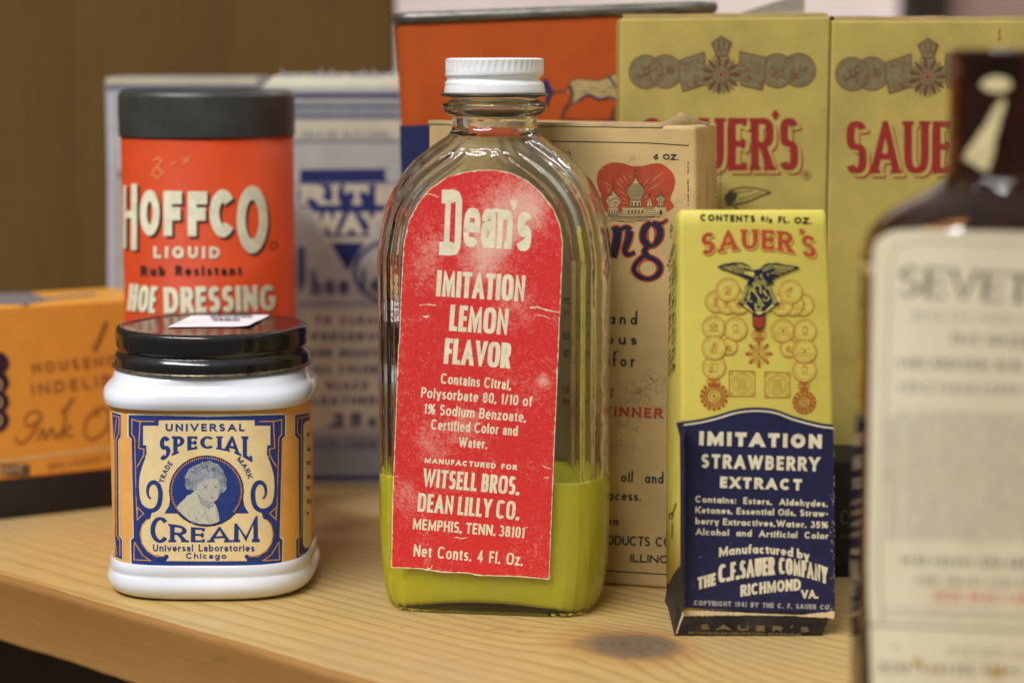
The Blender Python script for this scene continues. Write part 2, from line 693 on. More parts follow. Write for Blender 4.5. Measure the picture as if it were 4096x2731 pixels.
class Mt:
    """small node-building helper"""
    def __init__(s, name):
        s.m = bpy.data.materials.new(name)
        s.m.use_nodes = True
        s.nt = s.m.node_tree
        s.b = s.nt.nodes['Principled BSDF']

    def n(s, t, **kw):
        nd = s.nt.nodes.new(t)
        for k, v in kw.items():
            if hasattr(nd, k):
                setattr(nd, k, v)
            else:
                nd.inputs[k].default_value = v
        return nd

    def l(s, a, b):
        s.nt.links.new(a, b)

    def coord(s, scale=(1, 1, 1), loc=(0, 0, 0), rot=(0, 0, 0)):
        tc = s.n('ShaderNodeTexCoord')
        mp = s.n('ShaderNodeMapping')
        mp.inputs['Scale'].default_value = scale
        mp.inputs['Location'].default_value = loc
        mp.inputs['Rotation'].default_value = rot
        s.l(tc.outputs['Object'], mp.inputs['Vector'])
        return mp.outputs['Vector']

    def noise(s, vec, scale, detail=4, rough=.55, dist=0.0):
        nd = s.n('ShaderNodeTexNoise')
        nd.inputs['Scale'].default_value = scale
        nd.inputs['Detail'].default_value = detail
        nd.inputs['Roughness'].default_value = rough
        nd.inputs['Distortion'].default_value = dist
        s.l(vec, nd.inputs['Vector'])
        return nd.outputs['Fac']

    def ramp(s, fac, stops, interp='LINEAR'):
        r = s.n('ShaderNodeValToRGB')
        r.color_ramp.interpolation = interp
        el = r.color_ramp.elements
        while len(el) < len(stops):
            el.new(.5)
        for e_, (p, c) in zip(el, stops):
            e_.position = p
            e_.color = (c, c, c, 1) if isinstance(c, (int, float)) else (*c, 1)
        s.l(fac, r.inputs['Fac'])
        return r.outputs['Color']

    def mix(s, fac, a, b, blend='MIX'):
        m = s.n('ShaderNodeMix', data_type='RGBA', blend_type=blend)
        for sock, v in ((m.inputs[0], fac), (m.inputs[6], a), (m.inputs[7], b)):
            if isinstance(v, (int, float)):
                sock.default_value = v
            elif isinstance(v, tuple):
                sock.default_value = (*v, 1)
            else:
                s.l(v, sock)
        return m.outputs[2]

    def math(s, op, a, b=0.0, c=None):
        m = s.n('ShaderNodeMath', operation=op)
        for i, v in enumerate((a, b, c)):
            if v is None:
                continue
            if isinstance(v, (int, float)):
                m.inputs[i].default_value = v
            else:
                s.l(v, m.inputs[i])
        return m.outputs[0]

    def bump(s, h, strength, dist=.0003):
        b = s.n('ShaderNodeBump')
        b.inputs['Strength'].default_value = strength
        b.inputs['Distance'].default_value = dist
        s.l(h, b.inputs['Height'])
        s.l(b.outputs['Normal'], s.b.inputs['Normal'])

    def set(s, **kw):
        for k, v in kw.items():
            k = k.replace('_', ' ')
            i = s.b.inputs[k]
            if isinstance(v, (int, float)):
                i.default_value = v
            elif isinstance(v, tuple):
                i.default_value = (*v, 1) if len(v) == 3 and i.type == 'RGBA' else v
            else:
                s.l(v, i)
        return s


def paper(name, c, var=.12, rough=.6, spec=.3, grime=None, gscale=40, gamt=.25, scale=120, fine=.05):
    """printed or bare paper: mottled colour, faint grime, a little tooth"""
    m = Mt(name)
    v = m.coord()
    a = m.noise(v, scale, 6, .65)
    dark = tuple(x * (1 - var) for x in c)
    lite = tuple(min(1, x * (1 + var)) for x in c)
    col = m.mix(m.ramp(a, [(.3, 0), (.7, 1)]), dark, lite)
    g = m.noise(v, gscale, 8, .7)
    if grime:
        col = m.mix(m.math('MULTIPLY', m.ramp(g, [(.5, 0), (.75, 1)]), gamt), col, grime)
    f = m.noise(v, 2500, 3, .6)
    col = m.mix(fine, col, m.ramp(f, [(.3, 0), (.7, 1)]), 'OVERLAY')
    m.set(Base_Color=col, Roughness=rough, Specular_IOR_Level=spec)
    m.bump(f, .15, .00008)
    return m.m


def ink(name, c, rough=.5, worn=None, wamt=.5, wscale=260, wlo=.58, whi=.68):
    m = Mt(name)
    v = m.coord()
    a = m.noise(v, 350, 5, .65)
    col = m.mix(m.ramp(a, [(.3, 0), (.7, 1)]), tuple(x * .85 for x in c), tuple(min(1, x * 1.15) for x in c))
    if worn:
        w = m.noise(v, wscale, 8, .75)
        col = m.mix(m.math('MULTIPLY', m.ramp(w, [(wlo, 0), (whi, 1)]), wamt), col, worn)
    m.set(Base_Color=col, Roughness=rough, Specular_IOR_Level=.3)
    return m.m

# crops used for reading positions off the photograph
V = Zm(0, 0, 2352 / 4096)
ZJ = Zm(400, 1200, 1192 / 950)
ZJL = Zm(450, 1600, 941 / 450)
ZJR = Zm(850, 1600, 941 / 450)
ZB2 = Zm(1450, 1300, 1380 / 1100)
ZB3 = Zm(1560, 680, 1411 / 720)
ZT1 = Zm(2150, 450, 1254 / 800)
ZT2 = Zm(2150, 1450, 1195 / 800)
ZT3 = Zm(2350, 600, 1140 / 400)
ZS1 = Zm(2600, 750, 1320 / 800)
ZS2 = Zm(2600, 1600, 1269 / 850)
ZS3 = Zm(2700, 1000, 2352 / 650)
ZY = Zm(2450, 0, 2352 / 1646)
ZA = Zm(3300, 700, 615 / 796)
ZH = Zm(400, 250, 1867 / 1250)
ZR = Zm(1150, 550, 443 / 410)
ZI = Zm(0, 1150, 694 / 700)
ZC = Zm(1550, 0, 2352 / 1050)


def scribble(a, z, x0, x1, y, h, t, ink=0, layer=2, y1=None, word=4):
    """a line of print too blurred to read: broken vertical and sloping ticks"""
    y1 = y if y1 is None else y1
    rnd = random.Random(int(x0 * 7 + y * 13))
    x = x0
    n = 0
    while x < x1:
        f = (x - x0) / (x1 - x0)
        yy = y + (y1 - y) * f
        w = h * rnd.uniform(.45, .75)
        k = rnd.choice((0, 1, 2))
        if k == 0:
            a.stroke(z.L([(x, yy), (x, yy - h)]), t, ink, layer)
            a.stroke(z.L([(x, yy - h * .5), (x + w * .8, yy - h * .5)]), t, ink, layer)
        elif k == 1:
            a.stroke([z(px, py) for px, py in ell(x + w / 2, yy - h / 2, w / 2, h / 2, 40, 330, 7)], t, ink, layer)
        else:
            a.stroke(z.L([(x, yy), (x + w * .4, yy - h), (x + w * .8, yy)]), t, ink, layer)
        x += w + h * .25
        n += 1
        if n % word == 0:
            x += h * .55
            word = rnd.randint(3, 8)
            n = 0


# ------------------------------------------------------------------ the setting: shelf board, panel, far wall
E0 = at_ground(*V(0, 1322))
E1 = at_ground(*V(858, 1568))
U = (E1 - E0).normalized()
W = Vector((-U.y, U.x, 0))
nrm = W
d_ = ray(*V(0, 1475))
tq = (E0 - EYE).dot(nrm) / d_.dot(nrm)
BT = -(EYE + d_ * tq).z          # board thickness
ANG = atan2(U.y, U.x)


def wood(name, c_lo, c_hi, c_line, rot, ring=90.0, stretch=9.0, knot=None, rough=.45, grey=None, spec=.35, bump=.12, zmul=.8, wander=.05, linef=.75):
    m = Mt(name)
    tc = m.n('ShaderNodeTexCoord')
    mp = m.n('ShaderNodeMapping', vector_type='TEXTURE')
    mp.inputs['Rotation'].default_value = rot
    m.l(tc.outputs['Object'], mp.inputs['Vector'])
    base = mp.outputs['Vector']
    sc = m.n('ShaderNodeMapping')
    sc.inputs['Scale'].default_value = (1 / stretch, 1, 1)
    m.l(base, sc.inputs['Vector'])
    vec = sc.outputs['Vector']
    sep = m.n('ShaderNodeSeparateXYZ')
    m.l(base, sep.inputs['Vector'])
    # distance across the grain, bent by slow noise, gives the growth rings
    slow = m.noise(vec, 9, 3, .5)
    fine = m.noise(vec, 700, 6, .75)
    yy = m.math('ADD', sep.outputs['Y'], m.math('MULTIPLY', sep.outputs['Z'], zmul))
    coordv = m.math('ADD', yy, m.math('MULTIPLY', slow, wander))
    if knot:
        kx, ky, kr, ksq = knot
        dx = m.math('MULTIPLY', m.math('SUBTRACT', sep.outputs['X'], kx), ksq)
        dy = m.math('SUBTRACT', sep.outputs['Y'], ky)
        rr = m.math('SQRT', m.math('ADD', m.math('MULTIPLY', dx, dx), m.math('MULTIPLY', dy, dy)))
        wob = m.noise(base, 60, 5, .65)
        rr = m.math('ADD', rr, m.math('MULTIPLY', m.math('SUBTRACT', wob, .5), .0105))
        g = m.math('POWER', 2.718, m.math('MULTIPLY', m.math('MULTIPLY', rr, rr), -1 / (kr * kr * 4)))
        coordv = m.math('SUBTRACT', coordv, m.math('MULTIPLY', g, kr * 1.5))
    # ring spacing itself drifts
    drift = m.noise(vec, 4, 2, .5)
    coordv = m.math('ADD', coordv, m.math('MULTIPLY', drift, .09))
    ringv = m.math('FRACT', m.math('MULTIPLY', coordv, ring))
    line = m.ramp(ringv, [(0, .0), (.5, .1), (.78, .7), (.87, 1), (.93, .4), (1, .0)])
    col = m.mix(m.ramp(fine, [(.25, 0), (.75, 1)]), c_lo, c_hi)
    big = m.noise(vec, 16, 3, .5)
    lf = m.math('MULTIPLY', line, m.math('MULTIPLY', m.ramp(big, [(.3, .25), (.65, 1)]), linef))
    col = m.mix(lf, col, c_line)
    if grey:
        gn = m.noise(base, 11, 5, .6)
        col = m.mix(m.math('MULTIPLY', m.ramp(gn, [(.45, 0), (.72, 1)]), .5), col, grey)
    st = m.noise(base, 60, 8, .75)
    col = m.mix(m.math('MULTIPLY', m.ramp(st, [(.6, 0), (.72, 1)]), .5), col, tuple(x * .5 for x in c_lo))
    if knot:
        kn = m.ramp(m.math('DIVIDE', rr, kr * 1.6), [(0, 1), (.5, .9), (.62, .55), (.8, 0)])
        inner = m.noise(base, 240, 6, .7)
        kr_ = m.math('FRACT', m.math('ADD', m.math('MULTIPLY', rr, 420), m.math('MULTIPLY', inner, .9)))
        kc = m.mix(m.ramp(kr_, [(0, .1), (.5, .9), (.8, 1), (1, .1)]), (.10, .066, .042), (.18, .125, .08))
        kc = m.mix(m.math('MULTIPLY', m.ramp(inner, [(.35, 0), (.65, 1)]), .5), kc, (.14, .10, .07))
        rim = m.ramp(m.math('DIVIDE', rr, kr * 2), [(.35, 0), (.52, 1), (.95, 0)])
        col = m.mix(m.math('MULTIPLY', rim, .55), col, (.38, .15, .045))
        col = m.mix(kn, col, kc)
    m.set(Base_Color=col, Roughness=m.ramp(fine, [(.2, rough - .08), (.8, rough + .15)]), Specular_IOR_Level=spec)
    m.bump(m.math('ADD', m.math('MULTIPLY', line, .6), fine), bump, .0003)
    return m.m


KN = at_ground(*V(1445, 1482))
ku = (KN - E0).dot(U)
kw = (KN - E0).dot(W)
pine = wood('pine_board', (.455, .30, .105), (.615, .43, .165), (.27, .125, .032), (0, 0, ANG), ring=210, stretch=10,
            knot=(ku * S, kw * S, .0098, .8), grey=(.40, .31, .20), wander=.04)
shaded_pine_edge = wood('shaded_pine_edge', (.37, .185, .048), (.46, .24, .066), (.19, .068, .016), (0, 0, ANG), ring=38, stretch=16,
                 zmul=1.0, wander=.06, linef=.8)  # front face: more orange wood, its shade painted in as darker colour
prof = [(62, 0), (.3, 0), (.17, -.012), (.07, -.05), (.02, -.12), (0, -.22), (0, -BT + .16), (.03, -BT + .05), (.12, -BT), (62, -BT)]
vs_, fs_ = [], []
us = [-45 + i * .5 for i in range(271)]
for i, u in enumerate(us):
    for (w, z) in prof:
        j = .05 * noise.noise(Vector((u * .35, z * .8, 0))) + .035 * noise.noise(Vector((u * 1.9, z * 2, 4)))
        ww = w + (j if w < 1 else 0)
        vs_.append(E0 + U * u + W * ww + Vector((0, 0, z)))
n = len(prof)
for i in range(len(us) - 1):
    for k in range(n - 1):
        fs_.append([i * n + k, i * n + k + 1, (i + 1) * n + k + 1, (i + 1) * n + k])
fmi = [1 if 2 <= q % (n - 1) <= 7 else 0 for q in range(len(fs_))]
board = struct(mesh_obj('wooden_shelf', vs_, fs_, [pine, shaded_pine_edge], at=E0, mi=fmi))
md = board.modifiers.new('w', 'WEIGHTED_NORMAL')
board.data.polygons.foreach_set('use_smooth', [True] * len(board.data.polygons))
board.data.update()

panel_m = wood('panel_wood', (.098, .054, .016), (.135, .076, .024), (.068, .036, .011), (0, radians(90), 0), ring=24, stretch=14, rough=.6, bump=.05, spec=.08, linef=.4)
# upright board behind the shelf
Yp = 80.0
def slab(name, x0, x1, y0, y1, z0, z1, mat, bev=.15):
    bm = hexa([(x0, y0, z0), (x1, y0, z0), (x1, y0, z1), (x0, y0, z1), (x0, y1, z0), (x1, y1, z0), (x1, y1, z1), (x0, y1, z1)], bev, 2)
    return bm_obj(name, bm, mat, at=((x0 + x1) / 2, (y0 + y1) / 2, z0))
xs = at_depth(*V(575, 700), Yp).x
xe = at_depth(*V(905, 20), Yp).x
struct(slab('back_wall', -75, xe, Yp, Yp + 1.6, -45, 60, panel_m))
dark = paper('shadow_paint', (.03, .02, .012), rough=.7)
struct(slab('lower_wall', -90, 40, Yp - 12, Yp - 11, -60, -BT - .4, paper('lower_panel', (.075, .045, .02), rough=.6, scale=20)))
far_m = paper('far_plaster', (.78, .66, .62), rough=.8, scale=6)
struct(slab('room_wall', -60, 160, 215, 218, -60, 130, far_m))
# dark upright post and a brown panel far behind the cartons
def far_box(name, label, cat, xa, xb, Y, z0, z1, mat, dy=3):
    a = at_depth(*V(xa, 20), Y).x
    b = at_depth(*V(xb, 20), Y).x
    o = slab(name, a, b, Y, Y + dy, z0, z1, mat, .2)
    return tag(o, label, cat)
far_box('upright_post', 'dark upright post standing in the blurred room behind the yellow cartons', 'post', 2092, 2178, 120, -60, 60,
        paper('post_paint', (.028, .018, .012), rough=.6), 4)
far_box('wood_board', 'pinkish brown board in the blurred room right of the dark post', 'board', 2183, 2700, 124, -60, 60,
        paper('pink_board', (.40, .27, .23), rough=.7, scale=10), 2)

# ------------------------------------------------------------------ shared inks
cream_ink = ink('cream_ink', (.80, .74, .52), .55)
red_ink = ink('red_ink', (.50, .045, .03), .5)
navy = ink('navy_ink', (.017, .019, .065), .5)
black_ink = ink('black_ink', (.02, .018, .018), .5)

# ================================================================== red labelled lemon bottle
yaw = radians(8.0)
BC = Vector((-.44, 52.15, 0))
bottle = thing('lemon_bottle', 'clear glass flask of yellow liquid with red arched label and white screw cap', 'bottle', BC)
bx, by = Vector((cos(yaw), -sin(yaw), 0)), Vector((sin(yaw), cos(yaw), 0))   # right along the face, back through it
bn = -by
BD = 1.78       # half depth
ORG = [(0, 2.62), (.10, 2.74), (.45, 2.86), (1.0, 2.93), (1.6, 2.965), (2.6, 2.975), (5, 2.975), (8.2, 2.975)]
for (yy, hw) in ((586, 265), (552, 261), (519, 256), (489, 249), (461, 241), (435, 229), (411, 215), (386, 196), (364, 176), (346, 154), (331, 135), (318, 117), (309, 105), (298, 99.0), (286, 97.0), (273, 96.5)):
    ORG.append((zat(yy * K, 52.15), hw / 265 * 2.975))
Z_NECK = ORG[-1][0]
RN = ORG[-1][1]
outline = smooth_prof(ORG, 5)


def owidth(z):
    for (z0, a0), (z1, a1) in zip(outline, outline[1:]):
        if z0 <= z <= z1:
            return a0 + (a1 - a0) * (z - z0) / max(1e-9, z1 - z0)
    return outline[-1][1]


def section_pt(x, z, a, arc):
    """half depth of the flask at x, z: ribbed rim, flat middle; the ribs follow the shoulder"""
    d = a - abs(x)
    if z > 8.2:                       # distance to the arched outline
        best = d
        for (zz, aa) in outline[::2]:
            if zz < 8:
                continue
            q = math.hypot(abs(x) - aa, z - zz)
            if q < best:
                best = q
        d = min(d, best)
    d = max(d, 0.0)
    R = .86
    q = min(1.0, d / R)
    y = (BD - .05) * (1 - (1 - q) ** 2.3) ** (1 / 2.3)
    if d < 1.05:
        y += arc * .045 * (cos(2 * pi * d / .235) - 1) * min(1, d / .25)
    return y


def flask(ring_pts, inset, arc, zlo, zhi, zs=None):
    """rings of the body from zlo to zhi"""
    rings = []
    zlist = zs or sorted(set([z for z, a in outline if zlo <= z <= zhi] + [zlo, zhi]))
    for z in zlist:
        a = owidth(z) - inset
        ring = []
        half = ring_pts // 2
        nk = max(0.0, min(1.0, (z - (Z_NECK - 1.25)) / 1.1))
        nk = nk * nk * (3 - 2 * nk)
        low = max(0.0, min(1.0, 1 - z / .5))
        for i in range(ring_pts):
            t = 2 * pi * i / ring_pts
            c = cos(t)
            x = a * math.copysign(abs(c) ** .8, c)
            y = section_pt(math.copysign(min(abs(x) + inset, owidth(z)), x), z, owidth(z), arc) - inset
            y = max(y, 0.02)
            r2 = (RN - inset) ** 2 - x * x
            yn = sqrt(r2) if r2 > 0 else 0
            yc = sqrt(max(0, a * a - x * x))
            yb = max(y, yn) if z > 9.5 else y
            yb = yb * (1 - nk) + yc * nk
            yb *= (1 - .07 * low * low)
            ring.append((x, math.copysign(yb, sin(t)) if abs(sin(t)) > 1e-9 else 0.0, z))
        rings.append(ring)
    return rings


def ring_mesh(rings, close_bottom=True, close_top=True, flip=False, v0=0):
    vs_, fs = [], []
    m = len(rings[0])
    for r in rings:
        for (x, y, z) in r:
            vs_.append(BC + bx * x + by * y + Vector((0, 0, z)))
    for j in range(len(rings) - 1):
        for i in range(m):
            k = (i + 1) % m
            f = [j * m + i, j * m + k, (j + 1) * m + k, (j + 1) * m + i]
            fs.append(f)
    if close_bottom:
        fs.append([i for i in range(m)][::-1])
    if close_top:
        b = (len(rings) - 1) * m
        fs.append([b + i for i in range(m)])
    if flip:
        fs = [f[::-1] for f in fs]
    if v0:
        fs = [[i + v0 for i in f] for f in fs]
    return vs_, fs


NP = 168
GZ = sorted(set([z for z, a in outline]))
ro = flask(NP, 0.0, 1.0, 0, Z_NECK, GZ)


def circ(r, z, ph=0):
    return [(r * cos(2 * pi * i / NP), r * sin(2 * pi * i / NP), z) for i in range(NP)]


def zz(y):
    return zat(y * K, 52.15)


# foot: rounded under-edge and a shallow hollow
foot = []
for s_, z in ((.55, .16), (.80, .04), (.90, .0), (.955, .0), (.985, .035)):
    foot.append([(x * s_, y * s_, z) for x, y, _ in ro[0]])
body_rings = foot + [[(x, y, .10 + (z if z > .05 else 0)) for x, y, z in r] for r in ro[:1]] + ro[2:]
neck = smooth_prof([(RN, Z_NECK + .06), (RN + .01, zz(266)), (1.24, zz(260)), (1.33, zz(249)), (1.31, zz(238)), (1.17, zz(232)), (1.12, zz(228)), (1.10, zz(218)), (1.09, zz(205)), (1.09, zz(150))], 5)
body_rings += [circ(r, z) for r, z in neck]
GT = .25
Z_IN = .36
ziz = [z for z in GZ if z > 1.0]
ri_base = flask(NP, GT, 0.25, Z_IN, Z_NECK, [Z_IN + .35] + ziz)
dome = lambda x: .30 * max(0, 1 - (x / 2.3) ** 2)
inner = []
b0 = ri_base[0]
for s_, dz in ((.35, 0), (.7, 0), (.9, .015), (.965, .08), (.99, .18)):
    inner.append([(x * s_, y * s_, Z_IN - .3 + dz + dome(x * s_) * (1 if s_ < .95 else .6)) for x, y, _ in b0])
inner += ri_base
inner_neck = [(RN - GT, Z_NECK + .1), (RN - GT + .02, zz(250)), (RN - GT, zz(200)), (RN - GT, zz(150))]
top_in = [circ(r, z) for r, z in inner_neck]
v1, f1 = ring_mesh(body_rings, True, False)
v2, f2 = ring_mesh(inner + top_in, True, False, True, len(v1))
m1, m2 = (len(body_rings) - 1) * NP, len(v1) + (len(inner + top_in) - 1) * NP
lip = [[m1 + i, m1 + (i + 1) % NP, m2 + (i + 1) % NP, m2 + i] for i in range(NP)]
gm = Mt('flint_glass')
gm.set(Base_Color=(.985, .99, .965), Roughness=.0, IOR=1.5, Transmission_Weight=1.0)
gv = gm.coord()
gm.bump(gm.noise(gv, 95, 3, .5), .3, .0012)
vol = gm.n('ShaderNodeVolumeAbsorption')
vol.inputs['Color'].default_value = (.72, .78, .52, 1)
vol.inputs['Density'].default_value = 14
out = gm.nt.nodes['Material Output']
gm.l(vol.outputs[0], out.inputs['Volume'])
gobj = mesh_obj('glass_body', v1 + v2, f1 + f2 + lip, gm.m, bottle, smooth=True)

# the liquid wets the glass: its skin lies a hair inside the inner wall of the glass
lq = Mt('lemon_liquid')
lv = lq.coord((1, 1, .25))
lcol = lq.mix(lq.ramp(lq.noise(lv, 60, 4, .6), [(.35, 0), (.7, 1)]), (.93, .80, .03), (.96, .85, .08))
lq.set(Base_Color=lcol, Roughness=.3, Subsurface_Weight=.35, Subsurface_Radius=(1.0, .9, .25), Subsurface_Scale=.03, IOR=1.35, Specular_IOR_Level=.05)
ZL = zat(1092 * K, 51.5)
lr = [[(x * 1.006, y * 1.008, z - .012) for x, y, z in r] for r in inner if r[0][2] < ZL and r[-1][2] < ZL]
lt = flask(NP, GT - .02, .25, ZL, ZL, [ZL])[0]
lr = lr + [[(x, y, ZL - .03) for x, y, z in lt], [(x * 1.0, y * 1.0, ZL + .05) for x, y, z in lt], [(x * .95, y * .93, ZL) for x, y, z in lt], [(x * .5, y * .5, ZL) for x, y, z in lt]]
v, f = ring_mesh(lr)
mesh_obj('lemon_liquid', v, f, lq.m, bottle, smooth=True)

# cap: knurled tin shell with a thread groove, and the dark liner edge below it
white_tin = Mt('white_enamel')
wv = white_tin.coord()
white_tin.set(Base_Color=white_tin.mix(white_tin.ramp(white_tin.noise(wv, 180, 5, .6), [(.3, 0), (.7, 1)]), (.74, .74, .74), (.83, .83, .82)), Roughness=.28, Coat_Weight=.3, Coat_Roughness=.12)
zc0, zc1 = zz(214), zz(134)
hc = zc1 - zc0
RC = 1.245
cp = smooth_prof([(RC + .03, zc0), (RC + .035, zc0 + .05), (RC + .01, zc0 + .2), (RC - .01, zc0 + .27), (RC - .075, zc0 + .33), (RC - .06, zc0 + .38), (RC - .005, zc0 + .45),
                  (RC, zc0 + .55), (RC, hc * .93 + zc0), (RC - .02, hc * .975 + zc0), (RC - .09, zc1)], 5) + [(RC - .12, zc1 + .005), (RC - .2, zc1 - .02), (.02, zc1 - .02)]
kz0, kz1 = zc0 + hc * .64, zc0 + hc * .95


def knurl(r, z, a):
    k = 0
    if kz0 < z < kz1:
        w = min(1, (z - kz0) / .06, (kz1 - z) / .05)
        k = -.02 * (0.5 + .5 * cos(a * 46)) * w
    # the thread runs round at a slant
    if zc0 + .22 < z < zc0 + .5:
        k += .045 * sin(a - 1.2) * (1 - abs(z - zc0 - .35) / .16 if abs(z - zc0 - .35) < .16 else 0)
    return r + k


v, f = lathe(cp, BC.x, BC.y, 368, knurl)
cap = mesh_obj('screw_cap', v, f, white_tin.m, bottle, smooth=True)
dk = Mt('dark_tin')
dk.set(Base_Color=(.10, .085, .06), Metallic=.8, Roughness=.35)
v, f = lathe([(1.1, zc0 - .10), (RC + .10, zc0 - .075), (RC + .135, zc0 - .05), (RC + .13, zc0 - .025), (RC + .05, zc0 - .012), (1.1, zc0 - .01)], BC.x, BC.y, 96)
mesh_obj('cap_rim', v, f, dk.m, cap, smooth=True)

# label
lab_s = Flat(BC + bn * (BD - .05), bn)
lm = Mt('red_label_paper')
lv = lm.coord()
a1 = lm.noise(lv, 420, 7, .72)
a2 = lm.noise(lv, 55, 5, .6)
a3 = lm.noise(lv, 1500, 3, .6)
def spot(m, px, rad, amt):
    """round worn patch at a point of the label"""
    c = (lab_s.at(*px) - BC) * S
    tc = m.n('ShaderNodeTexCoord')
    vs = m.n('ShaderNodeVectorMath', operation='DISTANCE')
    m.l(tc.outputs['Object'], vs.inputs[0])
    vs.inputs[1].default_value = c
    r = m.math('DIVIDE', vs.outputs['Value'], rad)
    r = m.math('ADD', r, m.math('MULTIPLY', m.math('SUBTRACT', a2, .5), 1.8))
    return m.math('MULTIPLY', m.ramp(r, [(0, 1), (1.0, 0)]), amt)


worn = lm.math('MULTIPLY', lm.ramp(a2, [(.4, 0), (.75, 1)]), .16)
for px, rad, amt in ((ZB3(960, 300), .0125, .40), (ZB3(800, 560), .0105, .34), (ZB3(720, 740), .009, .26), (ZB3(1130, 330), .007, .3), (ZB2(905, 280), .0035, .38),
                     (ZB2(350, 600), .008, .22), (ZB2(210, 850), .006, .22), (ZB3(330, 590), .006, .24), (ZB3(980, 1060), .008, .2), (ZB2(520, 500), .008, .24), (ZB3(250, 800), .008, .15), (ZB2(300, 980), .008, .12)):
    worn = lm.math('ADD', worn, spot(lm, px, rad, amt * .82))
spk = lm.math('ADD', lm.math('MULTIPLY', lm.noise(lv, 1500, 5, .8), .6), lm.math('MULTIPLY', a1, .4))
fac = lm.ramp(lm.math('ADD', lm.math('SUBTRACT', spk, .5), lm.math('MULTIPLY', worn, .85)), [(.08, 0), (.38, .85)])
col = lm.mix(lm.ramp(a3, [(.3, 0), (.7, 1)]), (.62, .026, .024), (.74, .040, .036))
col = lm.mix(fac, col, (.84, .52, .40))
lm.set(Base_Color=col, Roughness=.5, Specular_IOR_Level=.35)
lm.bump(lm.math('ADD', lm.noise(lv, 90, 4, .6), lm.math('MULTIPLY', a1, .2)), .25, .0004)
A = Art()
edge = ZB2.L([(180, 100), (165, 500), (150, 900), (145, 1215), (290, 1222), (400, 1240), (520, 1243), (600, 1256), (760, 1260), (938, 1275), (940, 1200), (960, 700), (990, 0)])
edge += ZB3.L([(1320, 1400), (1335, 1100), (1352, 700), (1355, 560), (1335, 430), (1280, 300), (1190, 180), (1080, 85), (950, 22), (830, 0), (700, 0), (560, 20), (430, 65), (310, 150), (220, 260), (150, 390), (110, 560), (100, 700), (85, 1000), (72, 1350)])
cxm = sum(p[0] for p in edge) / len(edge)
cym = sum(p[1] for p in edge) / len(edge)


def jag(poly, amt, step=9, seed=1):
    """torn-paper outline: subdivide and jitter"""
    rnd = random.Random(seed)
    out = []
    for i in range(len(poly)):
        a, b = poly[i], poly[(i + 1) % len(poly)]
        L = math.hypot(b[0] - a[0], b[1] - a[1])
        k = max(1, int(L / step))
        for j in range(k):
            u = j / k
            q = amt * (rnd.random() ** 3) * rnd.choice((-1, 1)) if j else 0
            nx, ny = -(b[1] - a[1]) / (L or 1), (b[0] - a[0]) / (L or 1)
            out.append((a[0] + (b[0] - a[0]) * u + nx * q, a[1] + (b[1] - a[1]) * u + ny * q))
    return out


raw_paper = paper('raw_paper', (.82, .70, .48), rough=.7)
A.poly(edge, 1, 0)
A.poly(jag([(cxm + (x - cxm) * .991, cym + (y - cym) * .9955) for x, y in edge], 3.2, 10), 0, 1)
label = A.build('label', lab_s, [lm.m, raw_paper], bottle, .012)

A = Art()
g = dict(e=3.4, dbl=True)
def T(a, z, st, p0, p1, Hh, t, inkn=0, **kw):
    return a.text(st, z(*p0), z(*p1), Hh / z.s, t / z.s, inkn, **kw)
# big slab D drawn by hand
A.stroke(ZB3.L([(461, 165), (440, 660)]), 42 / ZB3.s, 0, 2)
A.poly(ZB3.L([(408, 155), (505, 155), (505, 255), (405, 263)]), 0, 2)
A.poly(ZB3.L([(388, 563), (490, 563), (485, 671), (385, 666)]), 0, 2)
A.stroke(ZB3.L([(470, 200), (505, 202), (528, 212), (541, 240), (541, 300), (532, 560), (524, 600), (508, 618), (470, 620)]), 50 / ZB3.s, 0, 2, ty=95 / ZB3.s)
T(A, ZB3, 'ean', (570, 600), (952, 622), 452, 43, xh=.68, gap=.045, ty=40, **g)
T(A, ZB3, 's', (988, 632), (1102, 638), 452, 50, xh=.68, ty=48, **g)
A.poly(ZB3.L([(948, 240), (998, 240), (998, 275), (975, 315), (955, 308), (965, 285), (948, 283)]), 0, 2)
A.poly(ZB3.L([(900, 555), (955, 560), (952, 622), (896, 617)]), 0, 2)
A.poly(ZB3.L([(812, 300), (850, 302), (850, 335), (812, 333)]), 0, 2)
T(A, ZB3, 'IMITATION', (360, 988), (1055, 1032), 205, 36, gap=.07, **g)
T(A, ZB3, 'LEMON', (462, 1258), (922, 1292), 205, 36, gap=.07, **g)
T(A, ZB3, 'FLAVOR', (420, 1515), (940, 1555), 200, 36, gap=.06, **g)
for st, p0, p1, hh, t in (('Contains Citral,', (392, 292), (745, 325), 52, 8.2), ('Polysorbate 80, 1/10 of', (293, 362), (850, 408), 52, 8.2),
                          ('1% Sodium Benzoate,', (308, 443), (820, 487), 52, 8.2), ('Certified Color and', (343, 522), (778, 555), 52, 8.2), ('Water.', (483, 610), (625, 620), 50, 8.2)):
    T(A, ZB2, st, p0, p1, hh, t, e=2.6, dbl=True, xh=.72, gap=.13, space=.3)
T(A, ZB2, 'MANUFACTURED FOR', (312, 690), (775, 727), 27, 7.5, gap=.2)
T(A, ZB2, 'WITSELL BROS.', (300, 808), (785, 852), 92, 15.5, gap=.1, space=.22, **g)
T(A, ZB2, 'DEAN LILLY CO.', (275, 933), (785, 977), 93, 15.5, gap=.1, space=.22, **g)
T(A, ZB2, 'MEMPHIS, TENN. 38101', (252, 1022), (812, 1068), 55, 9.5, gap=.12, space=.2, **g)
T(A, ZB2, 'Net Conts. 4 Fl. Oz.', (255, 1157), (803, 1206), 60, 9.5, e=2.8, dbl=True, xh=.72, gap=.14, space=.4)
